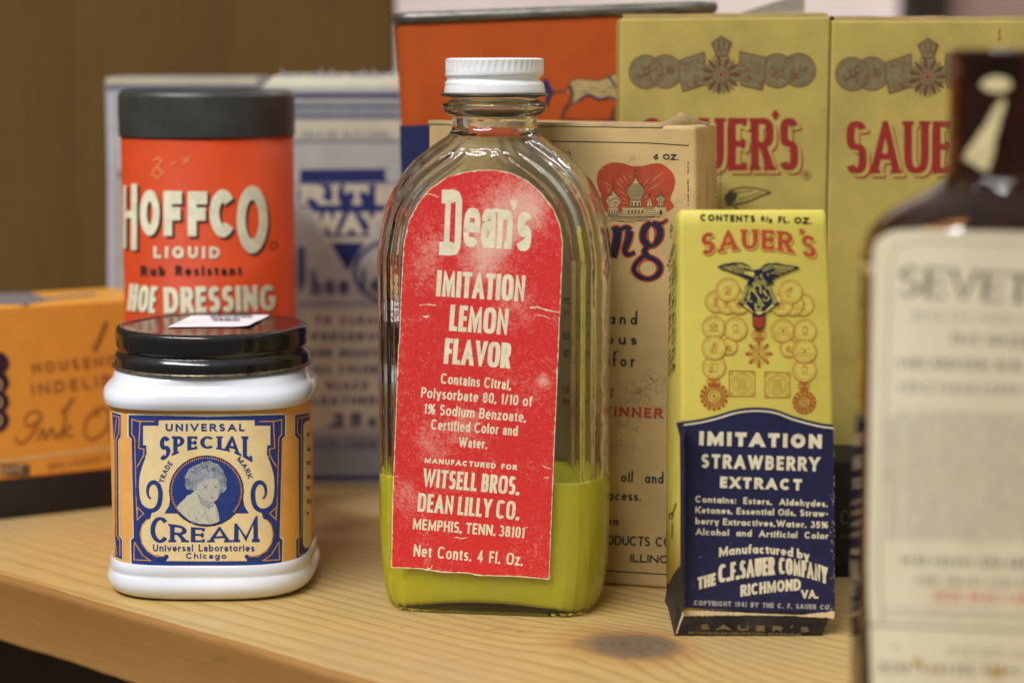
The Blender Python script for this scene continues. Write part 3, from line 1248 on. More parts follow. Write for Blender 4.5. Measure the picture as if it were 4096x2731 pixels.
A.build('lettering', lab_s, [ink('label_cream', (.80, .72, .50), .55, (.85, .6, .45), .5, 300)], label, .012)
# creases and scuffs where the red has rubbed off
A = Art()
rnd = random.Random(5)


def scuff(z, pts, w, n=10):
    P = []
    for i in range(len(pts) - 1):
        for j in range(n):
            u = j / n
            P.append((pts[i][0] + (pts[i + 1][0] - pts[i][0]) * u + rnd.uniform(-1, 1), pts[i][1] + (pts[i + 1][1] - pts[i][1]) * u + rnd.uniform(-2.5, 2.5)))
    up = [(x, y - w * rnd.uniform(.1, 1)) for x, y in P]
    dn = [(x, y + w * rnd.uniform(.1, 1)) for x, y in P]
    for i in range(len(P) - 1):
        A.k += 1
        A._add(z.L([up[i], up[i + 1], dn[i + 1], dn[i]]), 0, 3)


scuff(ZB3, [(232, 1058), (300, 1052), (368, 1060)], 6)
scuff(ZB3, [(262, 1146), (285, 1148), (318, 1146)], 11, 5)
scuff(ZB3, [(1095, 1080), (1160, 1075), (1210, 1090), (1335, 1115)], 9)
scuff(ZB3, [(1140, 1138), (1200, 1140), (1265, 1168)], 4)
scuff(ZB3, [(272, 188), (330, 192), (392, 218)], 6)
scuff(ZB2, [(898, 700), (925, 716), (958, 720)], 3)
scuff(ZB2, [(910, 765), (942, 762)], 4, 6)
scuff(ZB2, [(462, 1064), (500, 1068), (530, 1062)], 4)
scuff(ZB2, [(318, 1228), (345, 1216), (352, 1205)], 7, 6)
scuff(ZB2, [(820, 1018), (832, 1012)], 3, 4)
scuff(ZB2, [(162, 758), (188, 757)], 2, 4)
scuff(ZB2, [(560, 1252), (605, 1256)], 4, 6)
for q in range(70):
    x, y = rnd.uniform(150, 1280), rnd.uniform(120, 1500)
    scuff(ZB3, [(x, y), (x + rnd.uniform(3, 14), y + rnd.uniform(-5, 5))], rnd.uniform(1, 3.2), 3)
for q in range(45):
    x, y = rnd.uniform(175, 930), rnd.uniform(200, 1200)
    scuff(ZB2, [(x, y), (x + rnd.uniform(2, 9), y + rnd.uniform(-4, 4))], rnd.uniform(.7, 2), 3)
A.build('scuffs', lab_s, [raw_paper], label, .013)

# ================================================================== milk glass cream jar
JX, JY = -8.08, 54.45
jar = thing('cream_jar', 'white milk glass jar with orange and blue paper label and shiny black screw lid', 'jar', (JX, JY, 0))
PXC = 8168 / 55.3      # photograph pixels per cm at the jar's middle


def jz(y):
    return zat(y * K, JY)


def sect(w, z, e, n=112):
    out = []
    for i in range(n):
        t = 2 * pi * i / n
        c, s_ = cos(t), sin(t)
        out.append((JX + w * math.copysign(abs(c) ** (2 / e), c), JY + w * math.copysign(abs(s_) ** (2 / e), s_), z))
    return out


LZ0, LZ1 = zat(2268, JY - 2.5), zat(1628, JY - 2.5)      # label edges on the front face
LW = 2.60
jp = [(2.26, .0, 3.2), (2.50, .03, 3.2), (2.67, .13, 3.25), (2.765, .30, 3.3), (2.775, .44, 3.35), (2.71, .58, 3.6), (2.672, .66, 3.6), (2.685, .74, 3.6), (2.68, .86, 3.6), (2.63, .97, 3.6), (LW, LZ0 - .04, 3.6), (LW - .015, LZ0, 3.6),
      (LW - .015, (LZ0 + LZ1) / 2, 3.6), (LW - .015, LZ1, 3.6), (LW + .02, LZ1 + .03, 3.6)]
zt = [(2.72, jz(905), 3.4), (2.785, jz(889), 3.2), (2.75, jz(872), 3.0), (2.63, jz(860), 2.7), (2.575, jz(852), 2.6), (2.56, jz(842), 2.3), (2.50, jz(834), 2.1), (2.35, jz(828), 2.0)]
jp = smooth_prof(jp, 3) + smooth_prof(zt, 5)
vs_, fs_ = [], []
for (w, z, e) in jp:
    vs_ += sect(w, z, e)
N = 112
for j in range(len(jp) - 1):
    for i in range(N):
        k = (i + 1) % N
        fs_.append([j * N + i, j * N + k, (j + 1) * N + k, (j + 1) * N + i])
fs_.append(list(range(N))[::-1])
fs_.append([(len(jp) - 1) * N + i for i in range(N)])
mg = Mt('milk_glass')
mv = mg.coord()
mg.set(Base_Color=mg.mix(mg.ramp(mg.noise(mv, 70, 4, .6), [(.35, 0), (.7, 1)]), (.73, .75, .81), (.79, .81, .87)), Roughness=.13, Subsurface_Weight=.25, Subsurface_Radius=(1, 1, 1), Subsurface_Scale=.004, Coat_Weight=.4, Coat_Roughness=.04)
mg.bump(mg.noise(mv, 120, 3, .5), .06, .0006)
mesh_obj('jar_body', vs_, fs_, mg.m, jar, smooth=True)

# lid
lid_m = Mt('black_enamel')
lv_ = lid_m.coord()
dust = lid_m.noise(lv_, 700, 7, .75)
lid_m.set(Base_Color=lid_m.mix(lid_m.ramp(dust, [(.6, 0), (.85, .5)]), (.010, .009, .009), (.09, .085, .08)), Roughness=lid_m.ramp(dust, [(.4, .14), (.8, .4)]), Coat_Weight=.3, Coat_Roughness=.06)
lid_m.bump(lid_m.noise(lv_, 70, 3, .5), .08, .0008)
LY = 54.45
LXc = JX + .02


def lzz(y):
    return zat(y * K, LY)


R0 = 2.56
lprof = smooth_prof([(R0 + .06, lzz(829)), (R0 + .06, lzz(820)), (R0 + .045, lzz(809)), (R0 - .01, lzz(801)), (R0 - .055, lzz(796)), (R0 - .03, lzz(790)), (R0 + .0, lzz(784)), (R0 + .01, lzz(765)),
                     (R0 + .005, lzz(754)), (R0 - .03, lzz(746.5)), (R0 - .11, lzz(743)), (R0 - .22, lzz(743.5)), (R0 - .3, lzz(745))], 5) + [(R0 - .5, lzz(746)), (1.2, lzz(745)), (.02, lzz(744.5))]
v, f = lathe(lprof, LXc, LY, 128)
lid = mesh_obj('screw_lid', v, f, lid_m.m, jar, smooth=True)
gold = Mt('worn_tin')
gvv = gold.coord()
gold.set(Base_Color=gold.mix(gold.ramp(gold.noise(gvv, 500, 6, .7), [(.4, 0), (.65, 1)]), (.32, .27, .17), (.07, .05, .03)), Metallic=.8, Roughness=.35)
zr = lzz(831)
v, f = lathe([(2.5, zr - .035), (R0 + .075, zr - .035), (R0 + .115, zr - .015), (R0 + .12, zr + .02), (R0 + .09, zr + .045), (R0 + .03, zr + .05)], LXc, LY, 128)
mesh_obj('lid_rim', v, f, gold.m, lid, smooth=True)
# paper price sticker stuck on the lid, one corner lifting
zs_ = lzz(744) + .012
st_m = paper('sticker_paper', (.80, .78, .82), rough=.55)
vs_, fs_ = [], []
nx, ny = 24, 12
for j in range(ny + 1):
    for i in range(nx + 1):
        u, w = i / nx, j / ny
        x = -.95 + 2.15 * u + .25 * (w - .5)
        y = -.75 + 2.5 * w + .12 * u
        lift = .035 * max(0, u - .78) ** 2 / .05 * (1 - w) + .015 * sin(u * 9) * sin(w * 7)
        vs_.append((LXc + x, LY + y, zs_ + max(0, lift)))
for j in range(ny):
    for i in range(nx):
        a = j * (nx + 1) + i
        fs_.append([a, a + 1, a + nx + 2, a + nx + 1])
sticker = mesh_obj('price_sticker', vs_, fs_, st_m, lid, smooth=True)
a = Art()
rnd = random.Random(3)
fl = Flat((0, 0, zs_ + .03), (0, 0, 1))
zq = Zm(0, 0, 1)
for (x0, x1, y) in ((840, 1010, 1268), (850, 960, 1281)):
    scribble(a, zq, x0, x1, y, 7, 2.6)
a.build('lettering', fl, [ink('ball_ink', (.12, .10, .16))], sticker, .004)

# label: printed band round the jar
lab = SuperCyl(JX, JY, LW, LW, 3.6)
org = paper('orange_paper', (.88, .42, .105), .1, .55, grime=(.62, .26, .06), gamt=.3)
cream_p = paper('cream_print', (.86, .66, .33), .08, .55, grime=(.66, .45, .21), gamt=.35, scale=300)
cream_l = ink('pale_line', (.78, .70, .42))
blue = ink('press_blue', (.022, .046, .205), .5, (.20, .20, .25), .35, 500, .55, .75)
org_l = ink('orange_line', (.72, .30, .07))
vs_, fs_ = [], []
zl = [LZ0 + (LZ1 - LZ0) * i / 8 for i in range(9)]
for z in zl:
    vs_ += sect(LW, z, 3.6)
for j in range(8):
    for i in range(N):
        k = (i + 1) % N
        fs_.append([j * N + i, j * N + k, (j + 1) * N + k, (j + 1) * N + i])
jlabel = mesh_obj('label', vs_, fs_, org, jar, smooth=True)
CX2 = 1654.0 * 1.0      # twice the panel's middle, photograph pixels


def both(pts):
    """half outline (left, crop coordinates) -> whole mirrored outline in photograph pixels"""
    L = ZJL.L(pts)
    return L + [(CX2 - x, y) for x, y in L[::-1]]


def mir(pts):
    return [(CX2 - x, y) for x, y in pts]


A = Art()
s = 1 / ZJL.s
A.poly(both([(827 * 0 + 788, 112), (125, 110), (125, 305), (150, 322), (165, 345), (172, 1140), (146, 1162), (150, 1398), (788, 1398)]), 3, 1)
A.poly(both([(788, 137), (136, 122), (137, 300), (162, 322), (180, 1146), (157, 1168), (162, 1382), (788, 1380)]), 0, 2)
inner_c = [(788, 166), (388, 168), (388, 213), (258, 213), (258, 375), (284, 375), (287, 455), (266, 476), (246, 540), (229, 620), (223, 720), (229, 800), (246, 870), (285, 915), (330, 940),
           (318, 985), (280, 1010), (248, 1060), (240, 1130), (255, 1195), (290, 1250), (350, 1290), (420, 1300), (470, 1300), (450, 1342), (788, 1345)]
A.poly(both(inner_c), 1, 3)
for pts, w in (([(352, 176), (225, 176), (165, 160), (165, 285), (188, 315), (190, 352)], 9), ([(232, 180), (222, 400), (266, 408), (262, 460), (208, 558)], 9),
               ([(190, 352), (194, 560), (198, 700), (203, 880), (207, 960)], 7), ([(210, 892), (262, 945), (210, 998), (210, 892)], 8),
               ([(300, 985), (252, 1040), (234, 1110), (250, 1195), (296, 1262), (366, 1304), (436, 1302)], 9), ([(186, 1182), (182, 1332), (318, 1338), (252, 1292), (186, 1182)], 8)):
    for P in (ZJL.L(pts), mir(ZJL.L(pts))):
        A.stroke(P, w * s, 4, 4)
scroll = [(274, 470), (240, 560), (216, 660), (209, 740), (216, 815), (240, 875), (285, 912), (335, 920), (378, 893), (398, 840), (402, 770), (388, 715), (360, 688), (330, 688), (304, 715), (295, 760), (302, 800), (318, 822)]
sm = smooth_prof(scroll, 4)
low = smooth_prof([(300, 968), (262, 985), (225, 1035), (208, 1100), (214, 1170), (244, 1235), (300, 1295), (370, 1328), (440, 1318), (462, 1300)], 4)
for mm in (lambda q: q, mir):
    n = len(sm)
    A.k += 1
    A.taper(mm(ZJL.L(sm[:n // 2])), 10 * s, 40 * s, 0, 5)
    A.taper(mm(ZJL.L(sm[n // 2 - 1:])), 40 * s, 12 * s, 0, 5, tm=36 * s)
    A.taper(mm(ZJL.L(low)), 16 * s, 18 * s, 0, 5, tm=20 * s)
    for c in ((300, 972), (452, 1306)):
        q = mm([ZJL(*c)])[0]
        A.disc(q[0], q[1], 19 * s, ink=0, layer=6, n=14)
    q = mm([ZJL(316, 815)])[0]
    A.disc(q[0], q[1], 9 * s, ink=0, layer=6, n=10)
# portrait roundel
cx, cy, rx, ry = 826, 1962, 147, 140
A.poly([(cx - 168, cy + 90), (cx - 150, cy + 60), (cx - 140, cy), (cx + 140, cy), (cx + 152, cy + 60), (cx + 170, cy + 90)], 0, 4)
A.disc(cx, cy, rx, ry, 0, 5, 48)
for i in range(72):
    a0 = -38 + i * 256 / 71
    c, s2 = cos(radians(a0)), -sin(radians(a0))
    A.stroke([(cx + (rx - 11) * c, cy + (ry - 11) * s2), (cx + (rx - 3) * c, cy + (ry - 3) * s2)], 3.6, 4, 6)
A.ring(cx, cy, rx + .5, ry + .5, 4, 2, 6)
T(A, ZJ, 'UNIVERSAL', (330, 657), (725, 657), 38, 9, 0, gap=.28, layer=5)


def arch(z, x0, x1, top, bot):
    def w(u, v):
        return z(x0 + (x1 - x0) * u, bot(u) + (top(u) - bot(u)) * v)
    return w


def warp_text(a, z, st, x0, x1, Hn, t, top, bot, inkn=0, **kw):
    w = arch(z, x0, x1, top, bot)
    a.text(st, (0, 0), (x1 - x0, 0), Hn, t, inkn, warp=lambda u, v: w(u, v / Hn), **kw)


warp_text(A, ZJ, 'SPECIAL', 300, 765, 90, 21, lambda u: 682, lambda u: 744 + 70 * abs(2 * u - 1) ** 2.2, 0, gap=.16, serif=(7, 11), ty=14, layer=5)
warp_text(A, ZJ, 'REAM', 352, 793, 92, 23, lambda u: 1143 - 65 * max(0, (u - .35) / .65) ** 2 - 22 * max(0, (.35 - u) / .35), lambda u: 1213, 0, gap=.14, serif=(8, 12), ty=13, layer=5)
warp_text(A, ZJ, 'C', 254, 348, 122, 24, lambda u: 1086, lambda u: 1216, 0, serif=(8, 12), ty=15, layer=5)
for st, a0, a1 in (('TRADE', 169, 141), ('MARK', 46, 16)):
    R = 246 / ZJ.s

    def wr(u, v, a0=a0, a1=a1):
        aa = radians(a0 + (a1 - a0) * u)
        r = 172 + v
        return (cx + r * cos(aa), cy - r * sin(aa))
    L = 172 * abs(radians(a1 - a0))
    A.text(st, (0, 0), (L, 0), 21, 4.2, 0, warp=wr, gap=.2, layer=5)
T(A, ZJ, 'Universal Laboratories', (267, 1259), (775, 1259), 36, 6.5, 0, gap=.16, layer=5, dbl=True)
T(A, ZJ, 'Chicago', (432, 1296), (635, 1296), 30, 6, 0, gap=.2, layer=5, dbl=True)
# the panels round the corners
pr = [(840, 88), (690, 121), (688, 296), (716, 328), (722, 1136), (696, 1163), (700, 1334), (840, 1286)]
pl = [(-5, 96), (68, 120), (70, 300), (46, 338), (52, 1130), (80, 1163), (80, 1328), (-5, 1300)]
A.poly(ZJR.L([(870, 88)] + pr[:0] + [(682, 117), (680, 300), (708, 331), (714, 1134), (688, 1160), (692, 1342), (870, 1280)]), 3, 1)
A.poly(ZJR.L([(870, 95), (688, 124), (687, 296), (716, 326), (722, 1138), (696, 1165), (699, 1334), (870, 1272)]), 0, 2)
A.poly(ZJR.L([(870, 150), (775, 180), (757, 205), (753, 700), (752, 1200), (770, 1236), (800, 1228), (870, 1195)]), 1, 3)
A.stroke(ZJR.L([(815, 128), (708, 150), (706, 270), (738, 312), (740, 1130), (716, 1160), (716, 1295), (760, 1290)]), 8 * s, 4, 4)
A.stroke(ZJR.L([(742, 150), (738, 312)]), 7 * s, 4, 4)
A.poly(ZJL.L([(0, 90), (78, 112), (78, 302), (58, 340), (64, 1130), (90, 1160), (92, 1338), (0, 1306)]), 3, 1)
A.poly(ZJL.L([(0, 98), (72, 120), (72, 300), (50, 336), (56, 1132), (83, 1163), (84, 1330), (0, 1298)]), 0, 2)
A.stroke(ZJL.L([(5, 125), (60, 140), (56, 280), (34, 330), (38, 1130), (66, 1170), (66, 1300)]), 8 * s, 4, 4)
A.stroke(ZJL.L([(36, 150), (20, 330), (24, 1140), (40, 1290)]), 6 * s, 4, 4)
for y, w in ((300, 22), (425, 34), (540, 30), (655, 40), (750, 22), (860, 42), (960, 22)):
    scribble(A, ZJR, 790, 790 + w, y, 30, 5, 0, 5)
A.build('printing', lab, [blue, cream_p, black_ink, cream_l, org_l], jlabel, .006)

# the portrait itself, in a pale halftone
hair_m = paper('portrait_hair', (.30, .33, .38), .55, .55, scale=900)
skin_m = paper('portrait_skin', (.52, .50, .42), .12, .55, scale=1100)
lite_m = paper('portrait_light', (.60, .57, .44), .1, .55, scale=1100)
shad_m = paper('portrait_shade', (.36, .37, .38), .25, .55, scale=900)
A = Art()
Zp = ZJL
bust = [(700, 745), (655, 785), (625, 795), (600, 828), (555, 868), (538, 893), (575, 945), (640, 1000), (720, 1030), (820, 1036), (880, 1018), (895, 1005), (890, 960), (876, 905), (862, 870), (830, 835)]
A.poly(Zp.L(bust), 2, 6)
hair = [(690, 755), (655, 750), (622, 740), (606, 705), (612, 668), (604, 638), (622, 610), (640, 572), (668, 556), (690, 545), (722, 532), (750, 514), (790, 512), (818, 504), (850, 522), (882, 532), (905, 562), (930, 592), (940, 625), (956, 660), (952, 700), (956, 735), (935, 765), (905, 775), (880, 720), (760, 690), (705, 720)]
A.poly(Zp.L(jag(hair, 4, 9, 4)), 0, 7)
face = [(700, 770), (706, 715), (722, 672), (760, 655), (820, 650), (876, 655), (902, 690), (908, 735), (900, 785), (876, 828), (845, 852), (812, 848), (770, 832), (730, 805)]
A.poly(Zp.L(face), 1, 8)
A.poly(Zp.L([(712, 775), (770, 832), (812, 850), (835, 852), (850, 880), (800, 905), (735, 860)]), 3, 8)
for q in range(90):
    t_ = rnd.uniform(10, 172)
    rr = rnd.uniform(.72, .98)
    x, y = 785 + 172 * rr * cos(radians(t_)), 690 - 172 * rr * sin(radians(t_))
    A.ring(*Zp(x, y), 11 * s, 9 * s, 3.4 * s, rnd.choice((1, 3, 5)), 9, rnd.uniform(0, 90), rnd.uniform(200, 320), 8)
A.taper(Zp.L([(752, 708), (775, 701), (800, 708)]), 2 * s, 2 * s, 5, 9)
A.taper(Zp.L([(845, 708), (870, 701), (892, 709)]), 2 * s, 2 * s, 5, 9)
A.disc(*Zp(778, 725), 15 * s, 8 * s, 3, 9, 12)
A.disc(*Zp(868, 725), 15 * s, 8 * s, 3, 9, 12)
A.disc(*Zp(782, 725), 6 * s, 5 * s, 5, 10, 10)
A.disc(*Zp(866, 725), 6 * s, 5 * s, 5, 10, 10)
A.taper(Zp.L([(834, 730), (840, 765), (832, 783), (846, 788)]), 2 * s, 5 * s, 3, 9)
A.taper(Zp.L([(812, 813), (834, 809), (856, 813)]), 2 * s, 2 * s, 5, 9, tm=6 * s)
A.poly(Zp.L([(886, 680), (905, 700), (908, 740), (898, 785), (880, 812), (892, 740)]), 3, 9)
A.poly(Zp.L([(722, 676), (760, 657), (800, 653), (775, 666), (735, 685), (716, 720)]), 3, 9)
for q in range(26):
    x, y = rnd.uniform(630, 880), rnd.uniform(880, 1010)
    A.taper(Zp.L([(x, y), (x + 8, y + 22), (x + 10, y + 46)]), 1.5 * s, 1.5 * s, 3 if q % 2 else 1, 9, tm=5 * s)
A.build('portrait', lab, [hair_m, skin_m, lite_m, shad_m, blue, ink('portrait_blue', (.08, .10, .2))], jlabel, .008)

# ================================================================== small yellow and blue extract carton
SY = 48.6
sb = thing('extract_carton', 'worn yellow carton with blue lower half, eagle emblem and red medals', 'carton', (5.8, SY + 1.6, 0))


def P4(z, x, y, Y):
    return at_depth(*z(x, y), Y)


fBL, fBR = P4(V, 1566, 1398, SY), P4(V, 1917, 1402, SY)
fTL, fTR = P4(V, 1561, 482, SY), P4(V, 1898, 490, SY)
dp = 3.1
bk = [at_depth(*V(1530, 1385), SY + dp), Vector((fBR.x + .25, SY + dp, fBR.z)), Vector((fTR.x + .05, SY + dp, fTR.z - .1)), at_depth(*V(1550, 492), SY + dp)]
yel = paper('yellow_card', (.68, .57, .105), .1, .5, grime=(.46, .34, .10), gamt=.45, gscale=60)


def fold_x(y):
    return at_depth(*V(1561 + (y - 482) / 916 * 5, y), SY).x


vs_, fs_ = [], []
lev = [(1400, 1567, 1917, 1529), (1200, 1566, 1916, 1529), (970, 1565, 1914, 1530), (760, 1563, 1910, 1535), (690, 1562.5, 1907, 1538), (600, 1562, 1904, 1542), (520, 1561, 1899, 1547), (489, 1561, 1897, 1549), (484, 1566, 1892, 1553)]
rc = .1
for (y, xl, xr, xb) in lev:
    z = zat(y * K, SY)
    if y == 484:
        z += .012
    a, b = at_depth(*V(xl, y), SY).x, at_depth(*V(xr, y), SY).x
    c = at_depth(*V(xb, y), SY + dp).x
    d = b + .15
    sh_ = .07 if y == 484 else 0
    ring = [(a, SY + rc + sh_), (a + .03, SY + .03 + sh_), (a + rc, SY + sh_), ((a + b) / 2, SY + sh_), (b - rc, SY + sh_), (b - .03, SY + .03 + sh_), (b, SY + rc + sh_), (d, SY + dp - rc), (d - rc, SY + dp), (c + rc, SY + dp), (c, SY + dp - rc)]
    vs_ += [(x, yy, z - (.32 if y < 490 and yy > SY + 1 else 0)) for x, yy in ring]
nr = 11
for q in range(len(lev) - 1):
    for i in range(nr):
        k = (i + 1) % nr
        fs_.append([q * nr + i, q * nr + k, (q + 1) * nr + k, (q + 1) * nr + i])
fs_.append(list(range(nr))[::-1])
fs_.append([(len(lev) - 1) * nr + i for i in range(nr)])
carton = mesh_obj('carton', vs_, fs_, yel, sb, smooth=True)
carton.data.polygons[-1].use_smooth = False
# foot: the tucked end, scuffed dark
foot_m = paper('scuffed_black', (.018, .016, .018), .4, .55, grime=(.10, .07, .03), gamt=.6, gscale=220)
z0 = fBL.z
x0, x1 = fBL.x, fBR.x
lx = at_ground(*V(1548, 1461)).x
bm = hexa([(lx, SY + .012, .0), (x1 - .30, SY + .012, .0), (x1 - .02, SY + .008, z0 + .01), (x0 + .0, SY + .008, z0 + .01),
           (bk[0].x + .01, SY + dp, .0), (x1 - .2, SY + dp, .0), (x1 + .12, SY + dp, z0 + .01), (bk[0].x + .0, SY + dp, z0 + .01)], .05, 3)
bm_obj('end_flap', bm, foot_m, sb, True)
rear = bk[0]
front = Flat(fBL, (0, -1, 0))
cardc = paper('torn_card', (.72, .56, .32), .2, .7)
A = Art()
# blue field with its bowed top edge and white line
curve = [(190, 126), (215, 124), (300, 112), (400, 88), (500, 58), (590, 44), (680, 44), (760, 58), (850, 92), (950, 120), (1030, 138), (1092, 145)]
crv = smooth_prof(curve, 4)
A.poly(ZS2.L(crv + [(1094, 200), (1102, 700), (1104, 1258), (1050, 1268), (960, 1272), (800, 1262), (640, 1258), (480, 1250), (330, 1246), (200, 1236), (196, 1000), (192, 600)]), 0, 1)
A.stroke(ZS2.L([(x, y + 21) for x, y in crv]), 10 / ZS2.s, 1, 3)
rw = random.Random(77)
for (xa, xb, wa, wb, ya, yb) in ((190, 640, 38, 12, 1268, 1276), (600, 930, 12, 4, 1276, 1284), (880, 1100, 5, 46, 1286, 1278)):
    n_ = int((xb - xa) / 7)
    for q in range(n_):
        u, u2 = q / n_, (q + 1) / n_
        w_ = (wa + (wb - wa) * u) * rw.uniform(.75, 1.15)
        x, x2 = xa + (xb - xa) * u, xa + (xb - xa) * u2 + 1
        yc_ = ya + (yb - ya) * u
        A.poly(ZS2.L([(x, yc_ - w_ * .5), (x2, yc_ - w_ * .5 + rw.uniform(-2, 2)), (x2, yc_ + w_ * .5 + rw.uniform(-3, 3)), (x, yc_ + w_ * .5)]), 2, 3)
rw = random.Random(31)
for q in range(42):
    y = 160 + 1080 * rw.random() ** .6
    x = 1100 - rw.random() ** 3 * 30 - 2
    w, h = rw.uniform(.6, 2.6), rw.uniform(3, 40) * rw.random() + 3
    A.poly(ZS2.L(jag([(x, y), (x + w, y - 2), (x + w + 1, y + h), (x + 1, y + h * .9)], 2, 4, q)), 2, 3)
# highlight down the left front fold painted in as a pale, rubbed line
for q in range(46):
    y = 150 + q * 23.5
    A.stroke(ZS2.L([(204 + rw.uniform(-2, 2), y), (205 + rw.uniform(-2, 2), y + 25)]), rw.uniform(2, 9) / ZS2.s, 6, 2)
for q in range(26):
    x, y = 240 + rw.random() ** 2 * 400, rw.uniform(840, 1230)
    A.stroke(ZS2.L([(x, y), (x + rw.uniform(4, 30), y + rw.uniform(-6, 6))]), rw.uniform(1, 3) / ZS2.s, 6, 2)
g2 = dict(layer=4)
T(A, ZS2, 'IMITATION', (293, 268), (1025, 288), 84, 27, 1, gap=.2, **g2)
T(A, ZS2, 'STRAWBERRY', (305, 403), (1010, 424), 84, 19, 1, gap=.2, **g2)
T(A, ZS2, 'EXTRACT', (417, 522), (905, 538), 68, 19, 1, gap=.22, **g2)
for st, p0, p1 in (('Contains:  Esters,  Aldehydes,', (270, 608), (1060, 636)), ('Ketones, Essential Oils, Straw-', (270, 673), (1062, 695)),
                   ('berry Extractives,Water, 35%', (270, 738), (1062, 764)), ('Alcohol  and  Artificial  Color', (272, 802), (1064, 828))):
    T(A, ZS2, st, p0, p1, 40, 8.2, 1, gap=.14, space=.28, xh=.66, **g2)


def bow(z, x0, x1, h, base):
    return lambda u, v: z(x0 + (x1 - x0) * u, base(u) - v)


for st, xa, xb, hh, t, base, kw in (
        ('Manufactured by', 412, 950, 56, 12, lambda u: 934 - 30 * 4 * u * (1 - u) + 22 * u, dict(gap=.1, space=.2, xh=.66)),
        ('C.F.SAUER', 408, 745, 108, 21, lambda u: 1090 - 75 * u + 26 * u * u, dict(gap=.03, e=2.6)),
        ('COMPANY', 768, 1060, 100, 19, lambda u: 1036 + 10 * u + 52 * u * u, dict(gap=.03, e=2.6)),
        ('THE', 284, 392, 74, 17, lambda u: 1130 - 28 * u, dict(gap=.04)),
        ('RICHMOND', 540, 900, 70, 16, lambda u: 1172 - 60 * u + 22 * u * u, dict(gap=.06)),
        ('VA.', 902, 1005, 52, 13, lambda u: 1182, dict(gap=.04))):
    A.text(st, (0, 0), (xb - xa, 0), hh, t, 1, warp=bow(ZS2, xa, xb, hh, base), layer=4, **kw)
T(A, ZS2, 'COPYRIGHT 1941 BY THE C. F. SAUER CO.', (262, 1222), (1080, 1250), 30, 7.5, 5, gap=.16, **g2)
A.build('blue_field', front, [navy, ink('warm_white', (.78, .70, .50), .5, (.3, .28, .3), .4, 400), cardc, red_ink, yel, ink('faint_white', (.40, .37, .34)), ink('highlight_and_rub_blue', (.13, .135, .24), .4)], carton, .004)
# dark end print
A = Art()
fe = Flat((0, SY + .008, .3), (0, -1, 0))
T(A, ZS2, "SAUER'S", (300, 1368), (950, 1384), 34, 12, 0, gap=.5)
scribble(A, ZS2, 230, 900, 1392, 12, 3, 0, y1=1404)
A.taper(ZS2.L([(204, 1266), (188, 1300), (172, 1345), (158, 1392)]), 9, 5, 1, 1, tm=6)
A.build('lettering', fe, [ink('dim_gold', (.17, .12, .05)), cardc], carton, .006)

A = Art()
T(A, ZS1, 'CONTENTS', (330, 220), (692, 228), 45, 11, 0, gap=.18)
T(A, ZS1, '5', (730, 221), (755, 222), 34, 9, 0)
T(A, ZS1, '/', (760, 228), (780, 229), 42, 8, 0)
T(A, ZS1, '8', (782, 234), (806, 235), 30, 9, 0)
T(A, ZS1, 'FL.', (845, 233), (922, 235), 44, 11, 0, gap=.14)
T(A, ZS1, 'OZ.', (950, 238), (1066, 242), 44, 11, 0, gap=.14)


def saw(z, x0, x1, top, bot, st, t, ty, srf, gap, inkn=1, hn=120, sh=(9, 12), out=5, shade=1):
    w = arch(z, x0, x1, top, bot)
    # thin drop line, then a yellow gap, then the letter
    for (sft, gr, ik, ly) in ((sh, 5, shade, 2), ((sh[0] * .55, sh[1] * .55), 5, 2, 3), ((0, 0), 0, inkn, 4)):
        A.text(st, (0, 0), (x1 - x0, 0), hn, t + gr, ik, warp=lambda u, v: w(u, v / hn), serif=srf, ty=ty + gr, gap=gap, layer=ly,
               shift=(sft[0] / z.s, sft[1] / z.s))


topf = lambda u: 303 - 128 * u + 150 * u * u
botf = lambda u: 450 - 190 * u + 212 * u * u
saw(ZS1, 338, 945, lambda u: topf(u * .8), lambda u: botf(u * .8), 'SAUER', 33, 22, (9, 15), .16)
saw(ZS1, 1000, 1095, lambda u: topf(.88 + .12 * u), lambda u: botf(.88 + .12 * u), 'S', 33, 22, (9, 15), .16)
A.poly(ZS1.L([(978, 275), (996, 270), (1012, 290), (994, 312), (984, 306), (994, 292)]), 1, 4)
A.stroke(ZS1.L([(1006, 272), (1022, 292), (1006, 312)]), 4, 1, 4)


